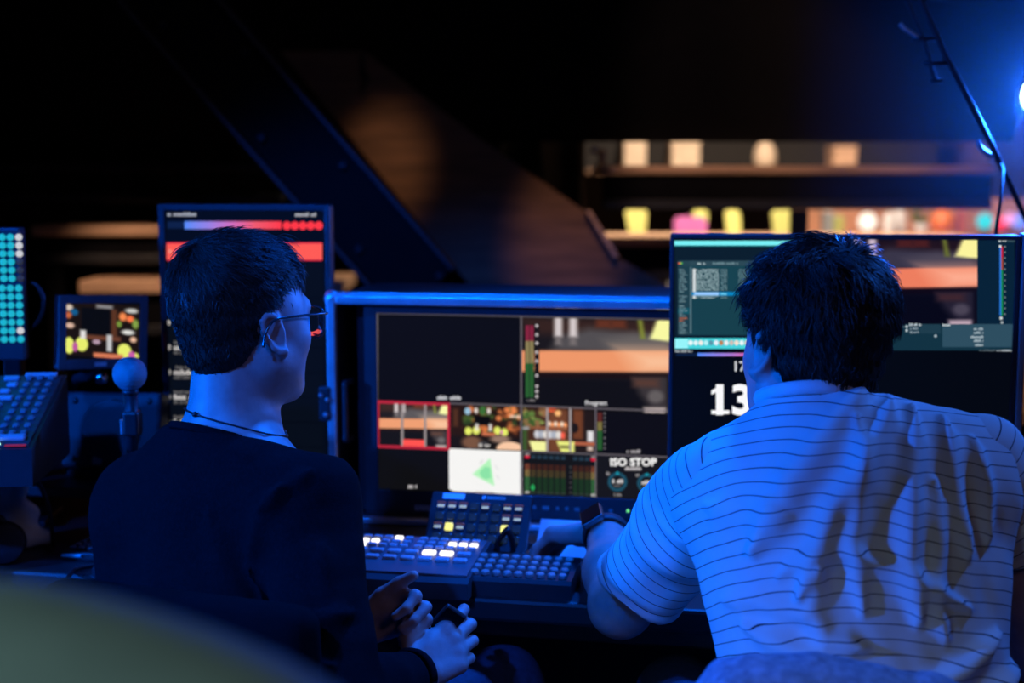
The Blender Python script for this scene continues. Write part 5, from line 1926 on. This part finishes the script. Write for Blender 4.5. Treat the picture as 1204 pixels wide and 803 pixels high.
hemL = np.array(P(752, 688, 1.82))
hemR = np.array(P(1192, 645, 1.715))
sleeve(shL + np.array((0.020, -0.006, 0.004)), hemL, 0.063, 0.062, 1, lambda p, s: 0.004 * np.exp(-((s - 0.10) / 0.012) ** 2) + 0.004 * np.exp(-((s - 0.06 - 0.02 * np.sin(p)) / 0.010) ** 2), (0.03, 1.60, 0.66), (0.34, 1.98, 1.10))
sleeve(shR + np.array((-0.008, 0, 0.0)), hemR, 0.066, 0.062, 4, lambda p, s: 0.005 * np.exp(-((s - 0.07) / 0.010) ** 2), (0.42, 1.54, 0.78), (0.76, 1.86, 1.12))
# neck band
ring = []
for i in range(33):
    a = 2 * PI * i / 32
    cN = neck2 + np.array((0, 0.005, 0.026))
    ring.append(cN + np.array((0.066 * math.cos(a), 0.066 * math.sin(a), -0.35 * 0.066 * math.sin(a))) - BASE2)
new_obj('collar', tube_me('collar', ring, 0.0065, 8, 1.4), mat('white_rib', (0.72, 0.71, 0.70), 0.85, var=0.05), shirt, smooth=True)

# smartwatch on the left wrist
ax = (wrL - elL) / np.linalg.norm(wrL - elL)
wc = wrL - ax * 0.020
upv = np.array((-0.55, -0.25, 0.80))
upv -= ax * upv.dot(ax)
upv /= np.linalg.norm(upv)
sdv = np.cross(ax, upv)
wt = bpy.data.objects.new('smartwatch', None)
COL.objects.link(wt)
wt.location = tuple(wc - BASE2)
wt.parent = man2
wt['label'] = 'black smartwatch on the wrist'
strap = []
for i in range(25):
    a = 2 * PI * i / 24
    strap.append(upv * (0.0345 * math.cos(a)) + sdv * (0.0345 * math.sin(a)))
so = new_obj('strap', tube_me('strap', strap, 0.0095, 8, 1.0), mat('watch_strap', (0.03, 0.03, 0.035), 0.55), wt, smooth=True)
# flatten the strap tube radially
mw = np.array([vv.co for vv in so.data.vertices])
al = mw @ ax
rad = mw - al[:, None] * ax
rl = np.linalg.norm(rad, axis=1, keepdims=True)
mw = al[:, None] * ax * 1.15 + rad / rl * (0.0345 + (rl - 0.0345) * 0.22)
for vv, cc in zip(so.data.vertices, mw):
    vv.co = cc
Mw = Matrix((sdv, ax, upv)).transposed().to_4x4()
cs = box('watch_case', (0.036, 0.042, 0.011), (0, 0, 0), mat('watch_case', (0.25, 0.25, 0.27), 0.25, 0.8), wt, 0.004, seg=3)
cs.rotation_euler = Mw.to_euler()
cs.location = upv * 0.0405
gl = box('watch_glass', (0.033, 0.039, 0.002), (0, 0, 0), mat('watch_glass', (0.004, 0.004, 0.005), 0.35, spec=0.2), wt, 0.0009)
gl.rotation_euler = Mw.to_euler()
gl.location = upv * 0.0462


def legs(base, hips, knees, ankles, m, parent, lo, hi):
    F = Field(lo, hi, 0.008)
    F.cone(hips[0], hips[1], 0.115, 0.115, 0.05)
    F.cone((np.array(hips[0]) + np.array(hips[1])) / 2, (np.array(hips[0]) + np.array(hips[1])) / 2 + np.array((0, 0.02, 0.16)), 0.12, 0.12, 0.05)
    for h_, k_, a_ in zip(hips, knees, ankles):
        F.cone(h_, k_, 0.092, 0.068, 0.05)
        F.cone(k_, a_, 0.068, 0.052, 0.02)
    for a_ in ankles:
        F.plane_cut((0, 0, 0.07), (0, 0, -1), 0.004)
    v, q = F.mesh()
    n = vnormals(v, q)
    v = v + n * (0.004 * wob(v, 45, seed=21))[:, None]
    np_obj('trousers', v - base, q, m, parent)


def shoe(base, ank, fwd, m, parent):
    f = np.array(fwd, float)
    f /= np.linalg.norm(f)
    a = np.array(ank, float)
    F = Field(a + np.array((-0.26, -0.26, -0.12)), a + np.array((0.26, 0.26, 0.10)), 0.006)
    g = np.array((a[0], a[1], 0.0))
    F.cone(g + np.array((0, 0, 0.075)), g + np.array((0, 0, 0.05)), 0.045, 0.05, 0.02)
    F.cone(g - f * 0.03 + np.array((0, 0, 0.03)), g + f * 0.15 + np.array((0, 0, 0.026)), 0.04, 0.040, 0.03)
    F.plane_cut((0, 0, 0.003), (0, 0, -1), 0.004)
    v, q = F.mesh()
    np_obj('shoe', v - base, q, m, parent)


JEANS = mat('dark_denim', (0.035, 0.045, 0.08), 0.85, var=0.25, scale=120, bump=0.25, bscale=500)
SHOEM = mat('black_shoe', (0.015, 0.015, 0.016), 0.5)
hips = [(0.32, 1.58, 0.56), (0.50, 1.56, 0.56)]
knees = [(0.24, 1.98, 0.58), (0.58, 1.97, 0.58)]
anks = [(0.25, 1.95, 0.10), (0.60, 1.93, 0.10)]
legs(BASE2, hips, knees, anks, JEANS, man2, (0.1, 1.38, 0.02), (0.75, 2.1, 0.84))
for a_ in anks:
    shoe(BASE2, a_, (0, 1, 0), SHOEM, man2)

# ------------------------------------------------------------------ man in the dark jumper
LH = P(286, 375, 1.87)
LR = rotm(math.radians(-36), math.radians(2), math.radians(0))
man1 = thing('person', 'man in a dark jumper and glasses seen from behind, hands folded together', 'person', (-0.37, 1.78, 0))
BASE1 = np.array((-0.37, 1.78, 0.0))
neck1 = np.array(P(268, 507, 1.845))
sL, sR = np.array(P(168, 590, 1.945)), np.array(P(362, 592, 1.745))
eL = np.array((-0.505, 1.985, 0.665))
eR = np.array(P(396, 830, 1.61))
wL = np.array(P(421, 738, 1.895))
wR = np.array(P(480, 797, 1.80))
F = Field((-0.68, 1.50, 0.58), (0.04, 2.18, 1.31), 0.0032)
add_head(F, LH, LR, 0.95, neck1, 0.054)
mid = (sL + sR) / 2
F.ell((-0.37, 1.84, 0.87), (0.13, 0.085, 0.15), rotm(math.radians(-32)), 0.03)
F.ell((-0.37, 1.80, 0.72), (0.13, 0.085, 0.14), rotm(math.radians(-32)), 0.05)
F.cone(neck1 + (0, 0, -0.02), sL, 0.045, 0.042, 0.04)
F.cone(neck1 + (0, 0, -0.02), sR, 0.045, 0.042, 0.04)
F.cone(sL, eL, 0.042, 0.036, 0.02)
F.cone(eL, wL, 0.036, 0.025, 0.02)
F.cone(sR, eR, 0.042, 0.036, 0.02)
F.cone(eR, wR, 0.036, 0.026, 0.02)
# left hand: palm towards the camera, thumb on top, fingers folding down round the right hand
fw = np.array(P(472, 718, 1.885)) - wL
add_hand(F, wL, fw, (0.05, 0.9, 0.3), -1, ((0.75, 1.45, 0.6), (0.8, 1.45, 0.6), (0.85, 1.4, 0.6), (0.9, 1.4, 0.6)), thumb=((0.42, -0.05), (-0.22, 0.05), (-0.06, 0.05)), s=0.90)
# right hand: back towards the camera, knuckles to the right
fw = np.array(P(545, 752, 1.855)) - wR
tipsL = add_hand(F, wR, fw, (0.35, -0.85, 0.40), 1, ((0.30, 0.55, 0.4), (0.40, 0.75, 0.5), (0.5, 0.9, 0.6), (0.6, 1.0, 0.6)), thumb=((1.0, 0.2), (-0.25, 0.1), (-0.2, 0.1)), s=0.92)
v, q = F.mesh()
v = relax(v, q, 1, 0.4)
np_obj('body', v - BASE1, q, SKIN, man1)
cord = []
nax = neck1 + 0.08 * (np.array(LH) - neck1)
for i in range(41):
    a = 2 * PI * i / 40
    for r_ in np.arange(0.035, 0.085, 0.0008):
        p_ = np.array((nax[0] + r_ * math.cos(a), nax[1] + r_ * math.sin(a), 0.0))
        p_[2] = nax[2] + 0.004 - 0.26 * (p_[0] - nax[0]) - 0.12 * (p_[1] - nax[1])
        g_ = np.round((p_ - F.lo) / F.h).astype(int)
        if F.f[g_[0], g_[1], g_[2]] > 0.0012:
            break
    cord.append(p_ - BASE1)


def hl1(v):
    y, z, x = v[:, 1], v[:, 2], np.abs(v[:, 0])
    back = -0.070
    front = 0.062
    line = np.interp(y, [-0.2, -0.05, -0.018, 0.004, 0.022, 0.045, 0.06, 0.2], [back, back, -0.02, 0.022, -0.012, 0.030, front, front])
    return z - line


def th1(v, U):
    top = np.clip((U[:, 2] - 0.05) / 0.75, 0, 1)
    return 0.0012 + 0.009 * top + 0.004 * np.clip(U[:, 1], 0, 1) * top


cen = (-0.10, -0.50, 0.84)
hv, hq = hair(LH, LR, 0.95, th1, hl1, [
    (lambda U, v: (U[:, 2] > 0.42) & (U[:, 1] < 0.5), 6000, 0.034, 0.24, cen, 0.45, 10, 0.22),
    (lambda U, v: (U[:, 2] > 0.35) & (U[:, 1] >= 0.42), 1500, 0.034, 0.75, cen, 0.35, 18, 0.45),
    (lambda U, v: (U[:, 2] <= 0.5) & (U[:, 2] > -0.1), 6500, 0.015, 0.26, cen, 0.12, 6, 0.2),
    (lambda U, v: U[:, 2] <= -0.05, 6500, 0.006, 0.42, cen, 0.05, 0, 0)], seed=6, amp=0.0010, freq=150, r0=0.0007)
np_obj('hair', hv - BASE1, hq, HAIRM, man1)

# jumper
JUMP = mat('navy_knit', (0.0055, 0.006, 0.008), 0.95, var=0.3, scale=300, bump=0.5, bscale=700, spec=0.06)
F = Field((-0.70, 1.56, 0.60), (-0.06, 2.16, 1.13), 0.0042)
Rt = rotm(math.radians(-32), math.radians(8))
F.ell((-0.372, 1.845, 0.86), (0.165, 0.112, 0.19), Rt, 0.05)
F.ell((-0.372, 1.80, 0.70), (0.165, 0.118, 0.17), Rt, 0.06)
F.cone(sL, sR, 0.058, 0.056, 0.05)
F.cone(neck1 + (0, -0.004, -0.018), sL + (0.02, 0, 0.002), 0.052, 0.052, 0.05)
F.cone(neck1 + (0, -0.004, -0.018), sR + (-0.02, 0.01, 0.004), 0.052, 0.053, 0.05)
F.cone(sL, eL, 0.058, 0.050, 0.03)
F.cone(eL, eL * 0.15 + wL * 0.85, 0.050, 0.036, 0.02)
F.cone(sR, eR, 0.060, 0.054, 0.03)
F.cone((-0.505, 1.92, 0.86), (-0.50, 1.90, 0.66), 0.066, 0.072, 0.04)
cuff = eR * 0.12 + wR * 0.88
F.cone(eR, cuff, 0.054, 0.038, 0.02)
F.plane_cut(neck1 + np.array((0, 0.0, -0.008)), (0.24, 0.30, 1.0), 0.006)
v, q = F.mesh()
n = vnormals(v, q)
Xl = lambda px, py: (P(px, py, 1.75).x, P(px, py, 1.75).z)
jf = [
    ([Xl(340, 560), Xl(318, 590), Xl(305, 640), Xl(320, 690)], 0.012, 0.008),
    ([Xl(372, 545), Xl(345, 560), Xl(318, 585)], 0.010, 0.006),
    ([Xl(300, 655), Xl(345, 680), Xl(400, 690), Xl(425, 686)], 0.012, 0.009),
    ([Xl(130, 700), Xl(180, 690), Xl(230, 705), Xl(300, 716)], 0.012, 0.009),
    ([Xl(330, 720), Xl(370, 735), Xl(410, 730)], 0.014, 0.008),
    ([Xl(210, 515), Xl(240, 525), Xl(300, 535)], 0.010, 0.003),
    ([Xl(250, 600), Xl(270, 660), Xl(300, 700)], 0.018, 0.005),
    ([Xl(390, 620), Xl(400, 660), Xl(420, 690)], 0.012, 0.006),
]
bk = np.clip(-n[:, 1] * 1.5 + 0.3, 0, 1)
v = v + n * (ridges(v[:, [0, 2]], jf) * bk + 0.0022 * wob(v, 48, seed=14) + 0.0006 * wob(v, 160, seed=15))[:, None]
jumper = np_obj('jumper', v - BASE1, q, JUMP, man1)
ring = []
nn_ = np.array((0.18, 0.22, 1.0))
for i in range(33):
    a = 2 * PI * i / 32
    dx, dy = 0.072 * math.cos(a), 0.070 * math.sin(a)
    ring.append(neck1 + np.array((dx, dy, -0.010 - (0.24 * dx + 0.30 * dy))) - BASE1)
new_obj('collar', tube_me('collar', ring, 0.0045, 8, 1.2), JUMP, jumper, smooth=True)
cring = []
axc = (wR - eR) / np.linalg.norm(wR - eR)
s1 = np.cross(axc, (0, 0, 1.0))
s1 /= np.linalg.norm(s1)
s2 = np.cross(s1, axc)
for i in range(25):
    a = 2 * PI * i / 24
    cring.append(cuff + axc * 0.032 + s1 * (0.033 * math.cos(a)) + s2 * (0.033 * math.sin(a)) - BASE1)
new_obj('cuff', tube_me('cuff', cring, 0.006, 8, 1.6), JUMP, jumper, smooth=True)

# necklace cord lying on the neck
Lh = np.array(LH)
nk = new_obj('necklace', tube_me('necklace', cord, 0.0013, 6), BLACK, man1, smooth=True)
nk['label'] = 'thin black cord necklace'
lathe('knot', [(0, -0.004), (0.0035, -0.002), (0.004, 0), (0.0035, 0.002), (0, 0.004)], BLACK, nk, tuple(cord[26]), n=10)

# glasses
gs = bpy.data.objects.new('glasses', None)
COL.objects.link(gs)
gs.location = tuple(Lh - BASE1)
gs.parent = man1
gs['label'] = 'thin dark framed glasses'
gs.rotation_mode = 'QUATERNION'
gs.rotation_quaternion = Matrix(LR).to_quaternion()
GM = mat('gunmetal_frame', (0.10, 0.10, 0.11), 0.25, 0.8)
LEN = bpy.data.materials.new('lens_glass')
LEN.use_nodes = True
lb = LEN.node_tree.nodes['Principled BSDF']
lb.inputs['Base Color'].default_value = (0.8, 0.85, 0.9, 1)
lb.inputs['Transmission Weight'].default_value = 1.0
lb.inputs['Roughness'].default_value = 0.02
lb.inputs['IOR'].default_value = 1.1
for sx in (-1, 1):
    rim = []
    for i in range(25):
        a = 2 * PI * i / 24
        rim.append((sx * 0.034 + 0.0265 * math.copysign(abs(math.cos(a)) ** 0.7, math.cos(a)), 0.097 - 0.006 * abs(math.cos(a)) * (1 if sx * math.cos(a) > 0 else 0), -0.006 + 0.0215 * math.copysign(abs(math.sin(a)) ** 0.7, math.sin(a))))
    rm = new_obj('rim', tube_me('rim', rim, 0.0016, 6), GM, gs, smooth=True)
    ln_ = lathe('lens', [(0, -0.0008), (0.024, -0.0008), (0.024, 0.0008), (0, 0.0008)], LEN, gs, (sx * 0.034, 0.095, -0.006), (PI / 2, 0, 0), n=20)
    ln_.scale = (1.0, 0.82, 1.0)
    tube('temple', [(sx * 0.060, 0.093, 0.006), (sx * 0.070, 0.084, 0.008), (sx * 0.0775, 0.045, 0.008), (sx * 0.0805, 0.0, 0.007), (sx * 0.080, -0.022, 0.004), (sx * 0.078, -0.034, -0.010), (sx * 0.0765, -0.038, -0.030)], 0.0017, GM, gs)
tube('bridge', [(-0.008, 0.097, 0.004), (0, 0.101, 0.007), (0.008, 0.097, 0.004)], 0.0016, GM, gs)

hips = [(-0.44, 1.84, 0.56), (-0.30, 1.74, 0.56)]
knees = [(-0.22, 2.22, 0.575), tuple(P(585, 818, 2.03))]
anks = [(-0.16, 2.26, 0.10), (0.03, 2.12, 0.10)]
legs(BASE1, hips, knees, anks, JEANS, man1, (-0.62, 1.55, 0.02), (0.14, 2.42, 0.80))
for a_ in anks:
    shoe(BASE1, a_, (0.6, 0.8, 0), SHOEM, man1)

# dark phone held in the folded hands
pt = P(532, 738, 1.86)
phn = thing('phone', 'dark rounded phone held upright in the folded hands', 'phone', pt)
phn.rotation_euler = (0.3, math.radians(38), 0.25)
box('phone_body', (0.034, 0.009, 0.075), (-0.012, 0, -0.012), BLACK, phn, 0.004, seg=4)
box('phone_glass', (0.030, 0.001, 0.070), (-0.012, -0.0048, -0.012), mat('phone_glass', (0.004, 0.004, 0.005), 0.2, spec=0.3), phn, 0.0004)

# ================================================================== chairs
FABD = mat('charcoal_fabric', (0.004, 0.0042, 0.0055), 0.9, bump=0.3, bscale=400, spec=0.06)


def office_chair(label, loc, rz, top_z, bw, mback, seat_z=0.44, slat=False):
    r = thing('office_chair', label, 'chair', (loc[0], loc[1], 0), (0, 0, rz))
    F = Field((-bw / 2 - 0.05, -0.10, seat_z + 0.08), (bw / 2 + 0.05, 0.12, top_z + 0.04), 0.006)
    zc_, hz = (top_z + seat_z + 0.14) / 2, (top_z - seat_z - 0.14) / 2
    for i in range(25):
        xx = (i / 24 - 0.5) * (bw - 0.05)
        yy = 0.28 * xx * xx
        F.cone((xx, yy, zc_ - hz + 0.02), (xx, yy - 0.01, zc_ + hz - 0.022 - 0.12 * xx * xx), 0.022, 0.020, 0.02)
    v, q = F.mesh()
    np_obj('backrest', v, q, mback, r)
    me = box_me((0.46, 0.44, 0.07), 0.028, 3, 'seat')
    new_obj('seat', me, FABD, r, (0, 0.27, seat_z - 0.035), smooth=False)
    tube('back_post', [(0, -0.005, zc_ - hz * 0.2), (0, -0.03, seat_z), (0, 0.03, seat_z - 0.08), (0, 0.2, seat_z - 0.085)], 0.016, DARKM, r)
    lathe('gas_column', [(0.026, 0.09), (0.026, 0.25), (0.018, 0.25), (0.018, seat_z - 0.072)], DARKM, r, (0, 0.27, 0), n=16)
    for k in range(5):
        a = 2 * PI * k / 5 + 0.3
        leg = tube('leg', [(0, 0.27, 0.10), (0.15 * math.cos(a), 0.27 + 0.15 * math.sin(a), 0.085), (0.27 * math.cos(a), 0.27 + 0.27 * math.sin(a), 0.062)], [0.022, 0.018, 0.013], DARKM, r)
        w_ = lathe('castor', [(0.001, -0.014), (0.024, -0.014), (0.026, -0.008), (0.026, 0.008), (0.024, 0.014), (0.001, 0.014)], BLACK, leg, (0.27 * math.cos(a), 0.27 + 0.27 * math.sin(a), 0.0265), (PI / 2, 0, a), n=18)
    return r


# chair of the man in the dark jumper
t1 = P(225, 705, 1.60)
office_chair('dark office chair under the man in the dark jumper', (t1.x - 0.02, 1.615, 0), math.radians(-20), t1.z + 0.005, 0.38, FABD)
# chair of the man in the striped shirt
t2 = P(945, 792, 1.40)
office_chair('office chair with a jacket over it, under the man in the striped shirt', (t2.x + 0.06, 1.385, 0), math.radians(4), t2.z - 0.014, 0.32, FABD)

# denim jacket over the right-hand chair back
jr = thing('denim_jacket', 'blue denim jacket draped over the chair back at the bottom edge', 'jacket', (t2.x + 0.042, 1.39, 0))
F = Field((-0.20, -0.10, 0.50), (0.24, 0.14, 0.90), 0.005)
zt = t2.z
prof = [(-0.125, zt - 0.014), (-0.10, zt + 0.0), (-0.04, zt + 0.004), (0.03, zt - 0.010), (0.09, zt - 0.022), (0.15, zt - 0.045), (0.19, zt - 0.07)]
for (x0, z0), (x1, z1) in zip(prof, prof[1:]):
    F.cone((x0, 0.01, z0 - 0.012), (x1, 0.01, z1 - 0.012), 0.030, 0.030, 0.012)
    for t_ in (0.0, 0.25, 0.5, 0.75):
        xx, zz_ = x0 + (x1 - x0) * t_, z0 + (z1 - z0) * t_
        F.cone((xx, -0.014, zz_ - 0.02), (xx * 1.05, -0.030, zz_ - 0.25), 0.024, 0.016, 0.02)
        F.cone((xx, 0.032, zz_ - 0.02), (xx * 1.02, 0.040, zz_ - 0.16), 0.020, 0.012, 0.02)
v, q = F.mesh()
n = vnormals(v, q)
v = v + n * (0.0022 * np.sin(v[:, 0] * 90 + 4 * np.sin(v[:, 2] * 30)) + 0.0022 * wob(v, 70, seed=31))[:, None]
DENIM = mat('washed_denim', (0.30, 0.36, 0.50), 0.9, var=0.3, scale=90, bump=0.4, bscale=700)
np_obj('cloth', v, q, DENIM, jr)
tube('collar_seam', [(-0.10, -0.035, zt - 0.045), (-0.04, -0.044, zt - 0.035), (0.03, -0.046, zt - 0.04), (0.10, -0.046, zt - 0.055), (0.17, -0.045, zt - 0.09)], 0.004, DENIM, jr)

# olive padded chair very near the camera
GREEN = mat('olive_upholstery', (0.30, 0.42, 0.38), 0.9, var=0.15, scale=12, bump=0.2, bscale=300)
Yg = 0.60
gc = P(20, 745, Yg)
gr = thing('lounge_chair', 'olive green padded chair back blurred in the near foreground', 'chair', (gc.x, Yg, 0), (0, 0, 0.0))
F = Field((-0.30, -0.12, 0.30), (0.30, 0.14, gc.z + 0.12), 0.007)
prof = [(-0.22, 712), (0.0, 706)]
edge = [(-140, 722), (-60, 720), (20, 726), (110, 746), (200, 774), (290, 810), (360, 860), (420, 930)]
ep = [np.array(P(x, y, Yg)) - np.array((gc.x, Yg, 0)) for x, y in edge]
for a_, b_2 in zip(ep, ep[1:]):
    for t_ in (0.0, 0.33, 0.66):
        p_ = a_ + (b_2 - a_) * t_
        top = p_ - np.array((0, 0, 0.035))
        F.cone(top, (top[0], 0.03, 0.36), 0.034, 0.04, 0.03)
v, q = F.mesh()
np_obj('backrest', v, q, GREEN, gr)
box('seat', (0.52, 0.50, 0.12), (-0.02, 0.22, 0.40), GREEN, gr, 0.04, seg=3)
for sx in (-1, 1):
    for sy in (0.02, 0.42):
        tube('leg', [(sx * 0.2 - 0.02, sy, 0.345), (sx * 0.22 - 0.02, sy, 0.0)], [0.016, 0.011], WOOD, gr, curve=False)

# ================================================================== thin stage haze that makes the lamp glow
hz = bpy.data.materials.new('thin_haze')
hz.use_nodes = True
nt = hz.node_tree
nt.nodes.clear()
out = nt.nodes.new('ShaderNodeOutputMaterial')
vs = nt.nodes.new('ShaderNodeVolumeScatter')
tc_ = nt.nodes.new('ShaderNodeTexCoord')
sx_ = nt.nodes.new('ShaderNodeSeparateXYZ')
nt.links.new(tc_.outputs['Generated'], sx_.inputs[0])
mr_ = nt.nodes.new('ShaderNodeMapRange')
mr_.inputs['From Min'].default_value = 0.30
mr_.inputs['From Max'].default_value = 0.95
mr_.inputs['To Min'].default_value = 0.0
mr_.inputs['To Max'].default_value = 0.30
nt.links.new(sx_.outputs[0], mr_.inputs['Value'])
nt.links.new(mr_.outputs[0], vs.inputs['Density'])
vs.inputs['Anisotropy'].default_value = 0.2
nt.links.new(vs.outputs[0], out.inputs['Volume'])
hbx = box('haze', (3.3, 1.6, 2.2), (1.2, 3.42, 2.1), hz, None, 0.0)
tag(hbx, 'thin blue-lit stage haze glowing around the lamp', 'haze', kind='stuff')
